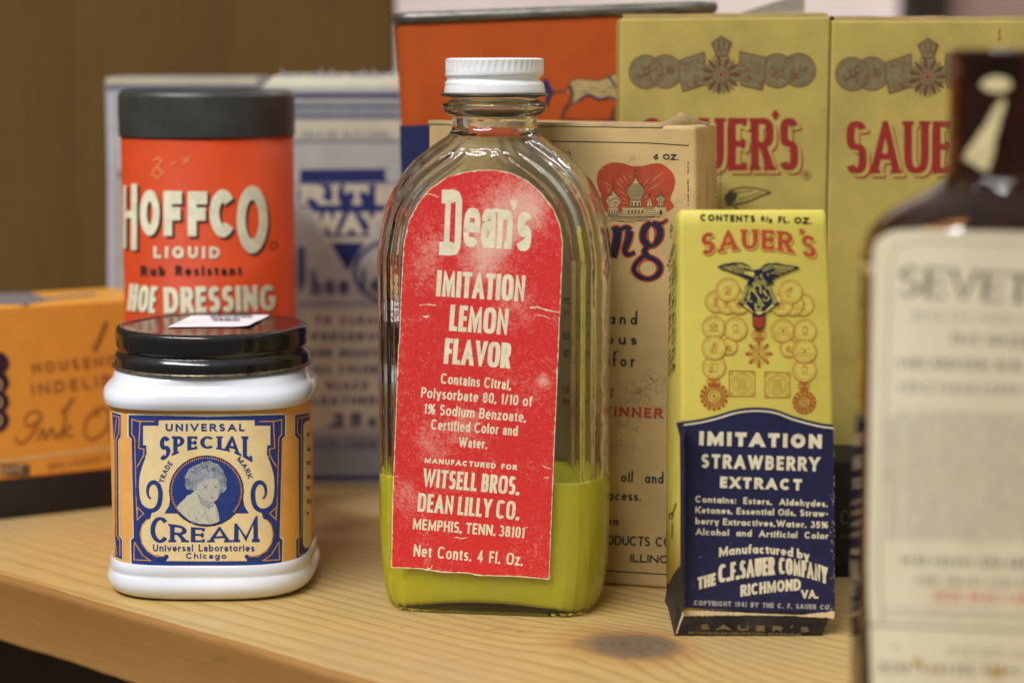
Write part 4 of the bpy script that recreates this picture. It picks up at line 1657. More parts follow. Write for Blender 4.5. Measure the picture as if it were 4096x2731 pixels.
def medal(cx, cy, r, motif=0, inner=True, z=ZS3, o=0):
    X, Y = z(cx, cy)
    r = r / z.s
    A.disc(X, Y, r, ink=2, layer=3 + 2 * o)
    A.ring(X, Y, r, r, 2.6, 3, 4 + 2 * o)
    if inner:
        A.ring(X, Y, r * .86, r * .86, 1.1, 3, 4 + 2 * o)
        rnd2 = random.Random(int(cx + cy))
        a0 = rnd2.uniform(20, 60)
        n = 15
        for i in range(n):
            aa = radians(a0 + i * 300 / n)
            if rnd2.random() < .8:
                A.stroke([(X + r * .69 * cos(aa), Y + r * .69 * sin(aa)), (X + r * .79 * cos(aa + .05), Y + r * .79 * sin(aa + .05))], 2.4, 3, 4 + 2 * o)
    if motif == 1:       # temple
        A.stroke([(X - r * .35, Y - r * .15), (X, Y - r * .42), (X + r * .35, Y - r * .15)], 2, 3, 4 + 2 * o, closed=True)
        for k in (-.26, -.09, .09, .26):
            A.stroke([(X + k * r, Y - r * .12), (X + k * r, Y + r * .24)], 2.2, 3, 4 + 2 * o)
        A.stroke([(X - r * .42, Y + r * .3), (X + r * .42, Y + r * .3)], 2.4, 3, 4 + 2 * o)
    elif motif == 2:     # bust
        A.ring(X, Y - r * .12, r * .22, r * .28, 2, 3, 4 + 2 * o)
        A.stroke([(X - r * .2, Y + r * .36), (X - r * .08, Y + r * .14), (X + r * .12, Y + r * .14), (X + r * .28, Y + r * .36)], 2.2, 3, 4 + 2 * o, closed=True)
        A.stroke([(X - r * .2, Y - r * .25), (X + r * .15, Y - r * .34), (X + r * .22, Y)], 2.4, 3, 4 + 2 * o)
    elif motif == 3:     # view with horizon
        A.stroke([(X - r * .82, Y + r * .12), (X + r * .82, Y + r * .14)], 1.6, 3, 4 + 2 * o)
        A.stroke([(X - r * .82, Y + r * .3), (X + r * .82, Y + r * .32)], 1.6, 3, 4 + 2 * o)
        A.stroke([(X - r * .45, Y - r * .02), (X - r * .2, Y - r * .3), (X + r * .05, Y - r * .1), (X + r * .3, Y - r * .34), (X + r * .45, Y - r * .02)], 1.8, 3, 4 + 2 * o)
        A.poly([(X - r * .1, Y + .1 * r), (X, Y - r * .2), (X + r * .12, Y + .1 * r)], 3, 4 + 2 * o)
        for k in (-.4, -.1, .2, .4):
            A.stroke([(X + k * r, Y + r * .42), (X + k * r + r * .14, Y + r * .46)], 2, 3, 4 + 2 * o)
    else:                # figures
        rnd2 = random.Random(int(cx * 3 + cy))
        for k in range(9):
            px, py = X + r * rnd2.uniform(-.4, .4), Y + r * rnd2.uniform(-.35, .35)
            A.ring(px, py, r * rnd2.uniform(.08, .18), r * rnd2.uniform(.06, .2), 1.7, 3, 4 + 2 * o, rnd2.uniform(0, 120), rnd2.uniform(200, 340), 7)
        A.stroke([(X - r * .15, Y + r * .4), (X - r * .05, Y - r * .4)], 2.2, 3, 4 + 2 * o)
        A.stroke([(X - r * .35, Y + r * .42), (X + r * .35, Y + r * .42)], 1.8, 3, 4 + 2 * o)


for c in ((600, 745, 162, 0, True, ZS3, 0), (765, 765, 160, 0, True, ZS3, 1), (925, 760, 165, 0, True, ZS3, 2), (762, 572, 170, 0, True, ZS3, 3),
          (1850, 795, 160, 0, True, ZS3, 0), (1700, 790, 160, 3, True, ZS3, 1), (1540, 785, 160, 0, True, ZS3, 2), (1672, 605, 168, 0, True, ZS3, 3),
          (780, 1395, 125, 0, True, ZS3, 0), (560, 1120, 168, 1, True, ZS3, 1), (876, 1140, 170, 2, True, ZS3, 1),
          (1650, 1420, 130, 0, True, ZS3, 0), (1560, 1165, 168, 3, True, ZS3, 1), (1880, 1170, 165, 2, True, ZS3, 1)):
    medal(*c)
for c in ((422, 1057, 79, 0, True, ZS1, 2), (422, 1185, 77, 0, True, ZS1, 0), (1020, 1205, 77, 2, True, ZS1, 0), (1020, 1080, 78, 3, True, ZS1, 2)):
    medal(*c)


def star_badge(cx, cy, r, n, z=ZS1, crown=True, fill=True):
    X, Y = z(cx, cy)
    r /= z.s
    for i in range(n):
        aa = 2 * pi * i / n
        A.stroke([(X + r * .5 * cos(aa - .16), Y + r * .5 * sin(aa - .16)), (X + r * cos(aa - .1), Y + r * sin(aa - .1)), (X + r * cos(aa + .1), Y + r * sin(aa + .1)), (X + r * .5 * cos(aa + .16), Y + r * .5 * sin(aa + .16))], 2, 3, 4)
        if fill:
            A.stroke([(X + r * .5 * cos(aa), Y + r * .5 * sin(aa)), (X + r * .9 * cos(aa), Y + r * .9 * sin(aa))], 1.8, 3, 4)
            A.disc(X + r * .92 * cos(aa), Y + r * .92 * sin(aa), r * .11, ink=3, layer=4, n=8)
    A.ring(X, Y, r * .48, r * .48, 2, 3, 4)
    A.ring(X, Y, r * .3, r * .3, 3, 3, 4)
    A.disc(X, Y, r * .12, ink=3, layer=4, n=10)
    A.ring(X, Y, r * .72, r * .72, 1.6, 3, 4)


def crown(cx, cy, w, h, z=ZS1):
    X, Y = z(cx, cy)
    w /= z.s
    h /= z.s
    for k in (-1, -.5, 0, .5, 1):
        A.ring(X + k * w * .3, Y, w * .2, h * .42, 2, 3, 4)
    A.stroke([(X - w * .42, Y + h * .45), (X + w * .42, Y + h * .45)], 3.4, 3, 4)
    A.stroke([(X - w * .3, Y + h * .68), (X + w * .3, Y + h * .68)], 2.6, 3, 4)


crown(718, 970, 96, 62)
star_badge(718, 1096, 86, 8, fill=True)
crown(418, 1280, 90, 44)
star_badge(422, 1375, 92, 16)
crown(1016, 1305, 78, 50)
star_badge(1018, 1415, 76, 14)
A.ring(*ZS1(1018, 1415), 75 / ZS1.s, 75 / ZS1.s, 2.6, 3, 4)
for (xa, ya, xb, yb) in ((522, 1207, 690, 1375), (757, 1215, 922, 1383)):
    pts = ZS1.L([(xa, ya), (xb, ya + 5), (xb, yb), (xa, yb)])
    A.stroke(pts, 2.8, 3, 4, closed=True)
    mx, my_ = ZS1((xa + xb) / 2, (ya + yb) / 2)
    q = (xb - xa) / 2 / ZS1.s
    A.ring(mx, my_, q * .8, q * .8, 1.8, 3, 4)
    A.ring(mx, my_, q * .62, q * .62, 1.2, 3, 4)
    for k in range(5):
        A.stroke([(mx - q * .4, my_ - q * .35 + k * q * .18), (mx + q * .4, my_ - q * .33 + k * q * .18)], 1.8, 3, 4)
    for sx in (-1, 1):
        for sy_ in (-1, 1):
            A.ring(mx + sx * q * .8, my_ + sy_ * q * .8, q * .12, q * .12, 1.5, 3, 4, n=8)
A.build('printing', front, [black_ink, ink('brick_red', (.47, .075, .03), .5, (.66, .5, .1), .4, 300), yel, ink('medal_red', (.44, .085, .02), .5)], carton, .004)

# eagle on its shield
A = Art()
z = ZS3
wl = [(600, 238), (660, 215), (760, 190), (860, 176), (960, 178), (1040, 200), (1095, 240), (1118, 290), (1180, 280), (1230, 268), (1270, 225), (1330, 190), (1430, 182), (1560, 200), (1680, 220), (1780, 240), (1808, 258), (1760, 275), (1680, 298), (1600, 330), (1520, 360), (1450, 395), (1420, 420), (1400, 445),
      (1430, 470), (1425, 492), (1350, 480), (1290, 500), (1200, 470), (1120, 490), (1030, 500), (1060, 430), (1085, 410), (1000, 395), (930, 360), (860, 330), (780, 300), (720, 280), (650, 258)]
A.poly(z.L(jag(wl, 8, 30, 9)), 0, 5)
rnd = random.Random(11)
# pale feathers
for row, (xa, ya, xb, yb, n) in enumerate(((680, 240, 920, 215, 8), (720, 258, 960, 245, 9), (770, 280, 990, 285, 8), (850, 305, 1010, 325, 6), (900, 200, 1090, 250, 7), (930, 225, 1090, 275, 6))):
    for i in range(n):
        u = i / (n - 1)
        x, y = xa + (xb - xa) * u, ya + (yb - ya) * u
        A.taper(z.L([(x, y), (x + 20, y + 5), (x + 30, y + 18)]), 4 / z.s, 3 / z.s, 1, 6, tm=15 / z.s)
for row, (xa, ya, xb, yb, n) in enumerate(((1290, 260, 1420, 205, 6), (1300, 290, 1460, 230, 6), (1460, 220, 1720, 245, 9), (1480, 250, 1690, 268, 8), (1470, 285, 1620, 300, 6), (1420, 320, 1540, 330, 4))):
    for i in range(n):
        u = i / (n - 1)
        x, y = xa + (xb - xa) * u, ya + (yb - ya) * u
        A.taper(z.L([(x, y), (x - 22, y + 8), (x - 34, y + 22)]), 4 / z.s, 3 / z.s, 1, 6, tm=15 / z.s)
A.poly(z.L([(988, 325), (1010, 308), (1050, 304), (1100, 312), (1145, 320), (1148, 352), (1125, 390), (1090, 372), (1050, 355), (1005, 350)]), 1, 6)
A.disc(*z(1025, 325), 2.2, ink=0, layer=7, n=8)
for x, y in ((1220, 360), (1250, 390), (1280, 420), (1250, 430), (1300, 450), (1170, 370), (1150, 400), (1190, 420), (1235, 340), (1330, 330)):
    A.taper(z.L([(x, y), (x + 12, y + 22), (x + 30, y + 42)]), 3 / z.s, 3 / z.s, 1, 6, tm=14 / z.s)
sh = [(1015, 515), (1100, 490), (1130, 470), (1215, 450), (1290, 478), (1320, 500), (1388, 515), (1400, 600), (1440, 690), (1510, 775), (1440, 820), (1360, 870), (1290, 915), (1215, 965), (1140, 920), (1060, 860), (985, 815), (908, 770), (975, 680), (1010, 590)]
A.poly(z.L(sh), 0, 7)
for P, w in (([(1040, 520), (1025, 610), (985, 700), (945, 755)], 16), ([(1362, 520), (1378, 610), (1418, 700), (1465, 760)], 16), ([(1110, 505), (1160, 480), (1215, 475), (1270, 490), (1310, 515)], 14), ([(1120, 468), (1215, 440), (1300, 470)], 9)):
    A.stroke(z.L(P), w / z.s, 1, 8)
A.poly(z.L([(985, 800), (1025, 780), (1140, 905), (1120, 900)]), 1, 8)
A.poly(z.L([(1440, 800), (1400, 780), (1275, 905), (1300, 900)]), 1, 8)
A.poly(z.L([(1150, 880), (1280, 880), (1240, 930), (1215, 925), (1190, 930)]), 1, 8)
for P, w in (([(1075, 700), (1070, 610), (1090, 580), (1140, 600), (1180, 650), (1220, 710), (1260, 780)], 17), ([(1045, 660), (1050, 710), (1090, 740), (1115, 735)], 15), ([(1135, 560), (1150, 515), (1200, 505), (1235, 535), (1230, 580), (1240, 625)], 19),
             ([(1270, 580), (1300, 620), (1320, 660)], 20), ([(1270, 700), (1290, 725), (1330, 725), (1360, 695), (1345, 655)], 14), ([(1200, 720), (1210, 780), (1250, 800), (1290, 790)], 16), ([(1150, 770), (1175, 800), (1160, 840), (1205, 860), (1250, 830)], 18), ([(1065, 590), (1120, 570), (1180, 590)], 12)):
    A.stroke(z.L(smooth_prof(P, 4)), w / z.s, 1, 8)
for x, y in ((1000, 755), (1430, 755), (1080, 545), (1330, 545)):
    A.ring(*z(x, y), 7, 5, 2.4, 1, 8, n=10)
A.poly(z.L([(1112, 905), (1215, 968), (1308, 910), (1300, 1090), (1270, 1130), (1210, 1150), (1150, 1135), (1120, 1085)]), 0, 6)
A.poly(z.L([(1128, 950), (1200, 972), (1225, 972), (1292, 950), (1286, 1085), (1260, 1112), (1210, 1125), (1160, 1115), (1134, 1080)]), 2, 7)
for k in (1165, 1200, 1235, 1265):
    A.stroke(z.L([(k, 985), (k, 1110)]), 2, 3, 8)
A.build('emblem', front, [ink('eagle_navy', (.016, .02, .045)), yel, ink('ribbon_red', (.42, .055, .03)), ink('ribbon_dark', (.2, .03, .02))], carton, .03)

# left flank print: small diagonal advertising lines, dark foot
A = Art()
nl = (rear - fBL).cross(Vector((0, 0, 1)))
if nl.x > 0:
    nl = -nl
tl = Vector((fTL.x, SY, fTL.z))
side = Flat(fBL, (fTL - fBL).cross(bk[0] - fBL) if ((fTL - fBL).cross(bk[0] - fBL)).x < 0 else (bk[0] - fBL).cross(fTL - fBL))
rnd = random.Random(21)
for st, xa, ya, xb, yb in (('USE', 2687, 957, 2694, 905), ("SAUERS", 2676, 1075, 2704, 985)):
    A.text(st, (xa, ya), (xb, yb), 16, 4, 0, gap=.1, up=(-.55, -.83))
y = 1060
while y < 1500:
    for kx in (2676, 2690):
        if rnd.random() < .9:
            yy = y + (2700 - kx) * 1.1 + rnd.uniform(-6, 6)
            A.stroke([(kx, yy), (kx + 9, yy - rnd.uniform(14, 34))], 3.4, 0, 2)
    y += rnd.uniform(17, 30)
A.stroke([(2700, 1050), (2704, 1110)], 3, 0, 2)
A.stroke([(2685, 2060), (2695, 2040), (2705, 2010)], 3.5, 0, 2)
A.ring(2685, 2062, 7, 12, 2.5, 0, 2)
A.stroke([(2690, 2090), (2688, 2150)], 2, 0, 2)
A.poly(smooth_prof([(2732, 2250), (2716, 2268), (2700, 2288), (2684, 2318), (2670, 2350), (2660, 2400)], 3) + [(2658, 2442), (2736, 2442)], 1, 1)
A.poly([(2706, 1690), (2720, 1745), (2722, 1900), (2722, 2270), (2736, 2270), (2736, 1685)], 2, 1)
A.build('flank_printing', side, [black_ink, foot_m, navy], carton, .004)

# ================================================================== tan food box standing behind the bottle
ta = radians(15.5)
tdir = Vector((cos(ta), -sin(ta), 0))
tn = Vector((-sin(ta), -cos(ta), 0))
tb = at_ground(*V(1530, 1352))
tf = Flat(tb, tn)
kb = thing('food_box', 'aged tan card box with red domed palace picture, behind the glass flask', 'box', (tb.x - 2, tb.y + 3, 0))


def tpt(x, y, lift=0.0):
    return tf.at(*V(x, y), lift)


tBR = tpt(1607, 1352)
tBL = tpt(988, 1330)
tTR = tpt(1600, 290)
tTL = tpt(984, 281)
tBR.z = tBL.z = 0
dv = -tn * 3.1
tan_p = paper('tan_card', (.56, .385, .165), .12, .6, grime=(.26, .17, .075), gamt=.55, gscale=26, scale=60)
tTR2, tBR2 = tTR.copy(), tBR.copy()
bm = hexa([tBL, tBR, tTR, tTL, tBL + dv, tBR + dv, tTR + dv, tTL + dv], .11, 4)
box = bm_obj('carton', bm, tan_p, kb, True)
box.modifiers.new('n', 'WEIGHTED_NORMAL')
# crumpled closing flap along the top, poking up at the right corner
vs_, fs_ = [], []
n = 40
for i in range(n + 1):
    u = i / n
    p = tTL + (tTR + dv * .55 * max(0, (u - .88) / .12) - tTL) * u
    up_ = .05 + (.30 * math.exp(-((u - .93) / .035) ** 2)) + .03 * noise.noise(Vector((u * 14, 0, 0)))
    vs_.append(p + tn * .02 + Vector((0, 0, -.05)))
    vs_.append(p + tn * (.03 * sin(u * 40)) + Vector((0, 0, up_)))
    vs_.append(p - tn * .35 + Vector((0, 0, up_ * .8)))
    vs_.append(p - tn * .6 + Vector((0, 0, .01)))
for i in range(n):
    for k in range(3):
        fs_.append([i * 4 + k, (i + 1) * 4 + k, (i + 1) * 4 + k + 1, i * 4 + k + 1])
mesh_obj('top_flap', vs_, fs_, paper('worn_edge', (.40, .28, .13), .3, .7, grime=(.12, .08, .04), gamt=.6, gscale=150), kb, smooth=True)
dg = ink('dark_green', (.022, .035, .032))
kred = ink('box_red', (.42, .06, .025), .5, (.62, .35, .16), .25, 300)
A = Art()
A.stroke(ZT1.L([(-320, 172), (100, 181), (290, 184), (700, 192), (945, 208)]), 6 / ZT1.s, 0)
A.stroke(ZT1.L([(-320, 172), (-318, 260)]), 5 / ZT1.s, 0)
rnd = random.Random(2)
for (ya, yb) in ((202, 218), (310, 372), (420, 585)):
    y = ya
    while y < yb:
        A.stroke(ZT1.L([(944 + rnd.uniform(-1, 1), y), (944 + rnd.uniform(-1, 1), y + rnd.uniform(9, 20))]), rnd.uniform(4, 7) / ZT1.s, 0)
        y += rnd.uniform(14, 26)
T(A, ZT1, '6', (727, 294), (757, 295), 34, 8.5, 0)
T(A, ZT1, 'OZ.', (786, 296), (884, 299), 36, 8.5, 0, gap=.12)
A.ring(*ZT1(193, 262), 9, 9, 4, 0, 2)
# red cartouche
car = smooth_prof([(105, 350), (122, 250), (190, 178), (300, 142), (420, 156), (520, 185), (640, 180), (730, 158), (830, 155), (905, 195), (970, 262), (1000, 350), (985, 440), (960, 500), (945, 570), (985, 640), (930, 690), (830, 720), (560, 740), (360, 735), (190, 690), (150, 600), (155, 520), (128, 450), (105, 350)], 4)
A.poly(ZT3.L(jag(car, 2, 12, 6)), 1, 1)
for P in ((185, 360, 275, 412), (320, 340, 420, 455), (345, 450, 460, 525), (390, 600, 465, 610), (400, 275, 450, 360), (480, 280, 490, 320), (360, 320, 410, 380), (700, 385, 860, 255), (690, 462, 835, 372), (640, 405, 720, 300), (660, 590, 690, 580), (650, 540, 680, 530), (390, 545, 460, 580), (215, 460, 260, 480)):
    A.taper(ZT3.L([P[:2], ((P[0] + P[2]) / 2, (P[1] + P[3]) / 2), P[2:]]), 2 / ZT3.s, 2 / ZT3.s, 2, 2, tm=6 / ZT3.s)


def onion(cx, top, w, h, neckw, band=None, drum=(0, 0, 0), spire=60):
    P = [(0, 0), (.06, .12), (.2, .24), (.5, .36), (.92, .52), (1.0, .66), (.9, .8), (.66, .92), (.55, 1.0)]
    R = smooth_prof([(cx + a * w / 2, top + b * h) for a, b in P], 3)
    Lf = [(2 * cx - x, y) for x, y in R[::-1]]
    A.poly(ZT3.L(R + Lf), 2, 3)
    A.stroke(ZT3.L(R), 6 / ZT3.s, 3, 4)
    A.stroke(ZT3.L(Lf), 6 / ZT3.s, 3, 4)
    A.taper(ZT3.L([(cx, top + 6), (cx, top - spire * .5), (cx, top - spire)]), 12 / ZT3.s, 5 / ZT3.s, 3, 4)
    A.disc(*ZT3(cx, top - spire * .25), 5, ink=3, layer=4, n=10)
    A.disc(*ZT3(cx, top - spire * .25), 2.2, ink=2, layer=5, n=8)
    dw, dh, nn = drum
    y0 = top + h
    A.poly(ZT3.L([(cx - dw / 2, y0), (cx + dw / 2, y0), (cx + dw / 2 + 6, y0 + dh), (cx - dw / 2 - 6, y0 + dh)]), 2, 3)
    A.stroke(ZT3.L([(cx - dw / 2, y0), (cx + dw / 2, y0 + 1)]), 6 / ZT3.s, 3, 4)
    A.stroke(ZT3.L([(cx - dw / 2 - 8, y0 + dh), (cx + dw / 2 + 8, y0 + dh)]), 6 / ZT3.s, 3, 4)
    for k in range(nn):
        x = cx - dw / 2 + dw * (k + .5) / nn
        A.stroke(ZT3.L([(x, y0 + dh * .3), (x, y0 + dh * .92)]), dw / nn * .42 / ZT3.s, 3, 4)
    for sx in (-1, 1):
        A.stroke(ZT3.L([(cx + sx * dw / 2, y0), (cx + sx * (dw / 2 + 5), y0 + dh)]), 5 / ZT3.s, 3, 4)


onion(550, 285, 200, 290, 40, None, (120, 70, 3), 70)
for k in range(13):
    y = 385 + k * 15
    hw = 96 * (1 - abs((k - 5) / 9.5) ** 2.2)
    A.stroke(ZT3.L([(550 - hw, y), (550, y + 5), (550 + hw, y)]), 5.2 / ZT3.s, 3, 5)
onion(296, 440, 172, 215, 40, None, (112, 95, 4), 90)
for (x, y) in ((270, 510), (320, 545), (255, 575), (330, 600), (290, 560), (230, 555), (355, 565), (260, 620), (310, 630), (235, 605), (345, 540), (300, 595)):
    A.taper(ZT3.L([(x - 18, y), (x - 5, y + 8), (x + 8, y - 3), (x + 20, y + 4)]), 3 / ZT3.s, 3 / ZT3.s, 3, 5, tm=12 / ZT3.s)
onion(835, 490, 104, 110, 20, None, (56, 50, 2), 52)
for i in range(5):
    for j in range(4):
        A.disc(*ZT3(805 + j * 20 + (i % 2) * 10, 522 + i * 16), 2.2, ink=3, layer=5, n=8)
A.poly(ZT3.L([(710, 530), (745, 640), (670, 640)]), 2, 3)
A.stroke(ZT3.L([(670, 640), (710, 520), (745, 640)]), 6 / ZT3.s, 3, 4)
A.stroke(ZT3.L([(710, 490), (710, 640)]), 5 / ZT3.s, 3, 4)
A.disc(*ZT3(710, 505), 3.6, ink=3, layer=4, n=8)
A.poly(ZT3.L([(400, 650), (900, 650), (900, 735), (860, 760), (200, 760), (190, 715), (395, 715)]), 2, 2)
A.poly(ZT3.L([(770, 640), (890, 645), (888, 690), (860, 735), (780, 735)]), 2, 3)
for (x0, y0, x1, y1) in ((405, 655, 770, 652), (400, 690, 445, 690), (640, 672, 760, 670), (640, 690, 780, 688), (360, 722, 860, 716), (195, 712, 225, 712), (200, 762, 770, 757), (230, 740, 640, 738), (260, 782, 690, 775), (220, 802, 420, 803), (440, 800, 720, 795), (340, 815, 555, 824), (565, 808, 640, 808), (650, 742, 850, 735), (780, 645, 895, 642), (700, 770, 830, 760)):
    A.stroke(ZT3.L([(x0, y0), (x1, y1)]), 5 / ZT3.s, 3, 4)
for x in (472, 510, 548, 588, 625):
    A.stroke(ZT3.L([(x, 682), (x, 718)]), 17 / ZT3.s, 3, 4)
A.stroke(ZT3.L([(838, 685), (838, 735)]), 26 / ZT3.s, 3, 5)
A.stroke(ZT3.L([(890, 645), (888, 690)]), 5 / ZT3.s, 3, 4)
# script letters: red edge first, then navy
nn_ = [([(290, 930), (345, 915), (330, 1060), (285, 1225)], 80, 88), ([(335, 985), (385, 905), (450, 885), (490, 915)], 24, 60), ([(480, 920), (470, 1010), (430, 1130), (445, 1185), (480, 1190), (545, 1165)], 88, 24)]
gg_ = [([(905, 795), (860, 830), (800, 840), (735, 860)], 12, 40), ([(735, 848), (665, 880), (635, 970), (650, 1040), (715, 1075), (780, 1050), (825, 980), (825, 900), (790, 858), (735, 848)], 74, 74),
       ([(690, 1085), (650, 1160), (690, 1215), (790, 1265), (835, 1340), (800, 1420), (700, 1465), (590, 1440), (530, 1370), (555, 1290), (620, 1225), (690, 1165)], 56, 40)]
for grow, ik, ly in ((34, 1, 3), (0, 4, 5)):
    for P, w0, w1 in nn_ + gg_:
        q = smooth_prof(P, 5)
        A.taper(ZT3.L(q), (w0 + grow) / ZT3.s, (w1 + grow) / ZT3.s, ik, ly)
    A.disc(*ZT3(900, 798), (8 + grow * .5) / ZT3.s, ink=ik, layer=ly, n=10)
A.poly(ZT3.L(ell(732, 966, 44, 102, 0, 350, 24)), 1, 6)
A.poly(ZT3.L(ell(732, 966, 29, 84, 0, 350, 24)), 5, 7)
A.poly(ZT3.L(ell(690, 1350, 108, 98, 0, 350, 24)), 1, 6)
A.poly(ZT3.L(ell(690, 1350, 92, 82, 0, 350, 24)), 5, 7)
# lines of copy (their left parts run behind the flask)
ft = dict(gap=.3, xh=.62)
for st, p0, p1, hh, t in (('and', (445, 1325), (625, 1330), 88, 12), ('ous', (428, 1452), (622, 1456), 64, 12)):
    T(A, ZT1, st, p0, p1, hh, t, 0, xh=.52 if st == 'and' else .68, gap=.42)
T(A, ZT2, 'for', (448, 22), (580, 24), 92, 12, 0, xh=.5, gap=.4)
T(A, ZT2, 'T', (424, 212), (456, 214), 62, 14, 1)
T(A, ZT2, 'WINNER', (352, 318), (748, 334), 62, 15, 1, gap=.2)
T(A, ZT2, 'e  oil  and', (396, 708), (752, 722), 72, 10, 0, xh=.56, gap=.16)
T(A, ZT2, 'process.', (352, 818), (618, 826), 62, 9.5, 0, xh=.62, gap=.14)
T(A, ZT2, 'FOR', (368, 968), (486, 973), 36, 8.5, 0, gap=.18)
T(A, ZT2, 'PRODUCTS CO', (330, 1085), (800, 1100), 58, 10, 0, gap=.06)
T(A, ZT2, 'ILLINOIS', (553, 1190), (850, 1200), 48, 9.5, 0, gap=.08)
A.stroke(ZT2.L([(-500, 1208), (395, 1241), (765, 1263), (860, 1268)]), 7 / ZT2.s, 0)
# the same copy runs on behind the flask, seen through it
for y, w in ((1205, 70), (1290, 60), (1420, 50), (1530, 60)):
    scribble(A, ZT1, 160, 235, y - 10, 34, 6, 0)
scribble(A, ZT2, 130, 240, 180, 48, 10, 1)
scribble(A, ZT2, 130, 230, 248, 40, 9, 1)
A.build('printing', tf, [dg, kred, tan_p, dg, ink('script_navy', (.02, .02, .045)), tan_p], box, .004)
# black rub marks
A = Art()
rnd = random.Random(8)


def rub(z, cx, cy, rx_, ry_, n):
    for i in range(n):
        x, y = rnd.gauss(cx, rx_), rnd.gauss(cy, ry_)
        A.taper(z.L([(x, y), (x + rnd.uniform(3, 9), y + rnd.uniform(-2, 2)), (x + rnd.uniform(10, 22), y + rnd.uniform(-5, 3))]), .6 / z.s, .6 / z.s, 0, 9, tm=rnd.uniform(1, 3.2) / z.s)


rub(ZT3, 500, 100, 45, 28, 60)
rub(ZT3, 570, 215, 60, 40, 80)
rub(ZT3, 690, 330, 50, 50, 80)
rub(ZT2, 620, 160, 70, 45, 110)
rub(ZT2, 560, 190, 60, 50, 70)
rub(ZT2, 520, 360, 80, 45, 110)
rub(ZT2, 470, 500, 60, 50, 70)
rub(ZT2, 690, 90, 50, 40, 40)
rub(ZT2, 600, 270, 90, 30, 50)
A.build('rub_marks', tf, [ink('rub', (.16, .11, .055))], box, .004)
# side face text, very faint
A = Art()
tside = Flat(tBR, tdir)
for x in (1640, 1652):
    y = 375
    while y < 480:
        A.stroke(V.L([(x, y), (x + 4, y - 2)]), 3, 0, 1)
        A.stroke(V.L([(x + 2, y - 3), (x + 2, y + 3)]), 2, 0, 1)
        y += rnd.uniform(7, 12)
A.build('flank_printing', tside, [ink('faint_brown', (.14, .09, .04))], box, .01)

# ================================================================== orange and navy tin with a horse
CY_ = 59.6
oa = thing('spice_tin', 'orange over navy oblong tin with dark metal rim and a horse picture, behind the flask', 'tin', (3, CY_ + 2, 0))
roll = radians(2.2)
c0 = at_depth(*V(905, 52), CY_)
base0 = at_depth(*V(935, 640), CY_)
axis_u = Vector((cos(roll), 0, sin(roll)))
axis_v = Vector((-sin(roll) * 1.25, 0, 1)).normalized()
hgt = (c0.z - .0) / axis_v.z
o0 = c0 - axis_v * hgt           # lower left front corner
wd, dpt = 9.3, 4.6


def rrect(w, d, r, n=8):
    P = []
    for (cx, cy, a0) in ((w - r, r, -90), (w - r, d - r, 0), (r, d - r, 90), (r, r, 180)):
        P += [(cx + r * cos(radians(a0 + 90 * i / n)), cy + r * sin(radians(a0 + 90 * i / n))) for i in range(n + 1)]
    return P


def tin_pts(levels):
    vs_, m = [], None
    for (h, grow, w, d, r) in levels:
        R = rrect(w + 2 * grow, d + 2 * grow, r + grow)
        m = len(R)
        for (x, y) in R:
            p = o0 + axis_u * (x - grow) + axis_v * h + Vector((0, y - grow, 0))
            p.z = max(p.z, 0.0)
            vs_.append(p)
    fs = []
    for j in range(len(levels) - 1):
        for i in range(m):
            k = (i + 1) % m
            fs.append([j * m + i, j * m + k, (j + 1) * m + k, (j + 1) * m + i])
    fs.append(list(range(m))[::-1])
    fs.append([(len(levels) - 1) * m + i for i in range(m)])
    return vs_, fs


def litho(name, c, rough=.38, chips=(.5, .33, .16), amt=.5):
    m = Mt(name)
    v = m.coord()
    a = m.noise(v, 40, 5, .6)
    col = m.mix(m.ramp(a, [(.3, 0), (.7, 1)]), tuple(x * .88 for x in c), tuple(min(1, x * 1.1) for x in c))
    b = m.noise(v, 75, 9, .8)
    col = m.mix(m.math('MULTIPLY', m.ramp(b, [(.64, 0), (.74, 1)]), amt), col, chips)
    m.set(Base_Color=col, Roughness=m.ramp(b, [(.3, rough - .06), (.8, rough + .2)]), Specular_IOR_Level=.2)
    m.bump(a, .08, .001)
    return m.m


v, f = tin_pts([(0, 0, wd, dpt, .7), (hgt - .05, 0, wd, dpt, .7)])
tin_body = mesh_obj('tin_body', v, f, litho('orange_litho', (.42, .072, .012)), oa, smooth=False)
steel = Mt('dull_steel')
sv = steel.coord((1, 1, 6))
steel.set(Base_Color=steel.mix(steel.ramp(steel.noise(sv, 120, 6, .7), [(.35, 0), (.65, 1)]), (.10, .095, .08), (.26, .25, .22)), Metallic=.75, Roughness=.38)
v, f = tin_pts([(hgt - .08, .0, wd, dpt, .7), (hgt - .03, .08, wd, dpt, .7), (hgt + .08, .12, wd, dpt, .7), (hgt + .2, .10, wd, dpt, .7), (hgt + .27, .02, wd, dpt, .7), (hgt + .27, -.12, wd, dpt, .7), (hgt + .1, -.2, wd, dpt, .7)])
mesh_obj('rim', v, f, steel.m, oa, smooth=True)
tfr = Flat(o0 + Vector((0, 0, 5)), (0, -1, 0))
A = Art()
yb = 290 * K
A.poly([V(918, 289), V(1600, 268), V(1600, 1000), V(937, 1000)], 0, 1)
hz = [(1600, 790), (1640, 740), (1700, 712), (1780, 715), (1860, 728), (1930, 715), (1985, 680), (2060, 655), (2200, 600), (2300, 560), (2330, 900), (2200, 930), (2060, 905), (1980, 880), (1880, 885), (1800, 855), (1740, 880), (1690, 930), (1650, 910), (1625, 850)]
A.poly(ZC.L(smooth_prof(hz, 2)), 1, 2)
A.taper(ZC.L(smooth_prof([(1625, 770), (1650, 830), (1640, 900), (1590, 980), (1560, 1060), (1530, 1130)], 4)), 50 / ZC.s, 24 / ZC.s, 2, 3)
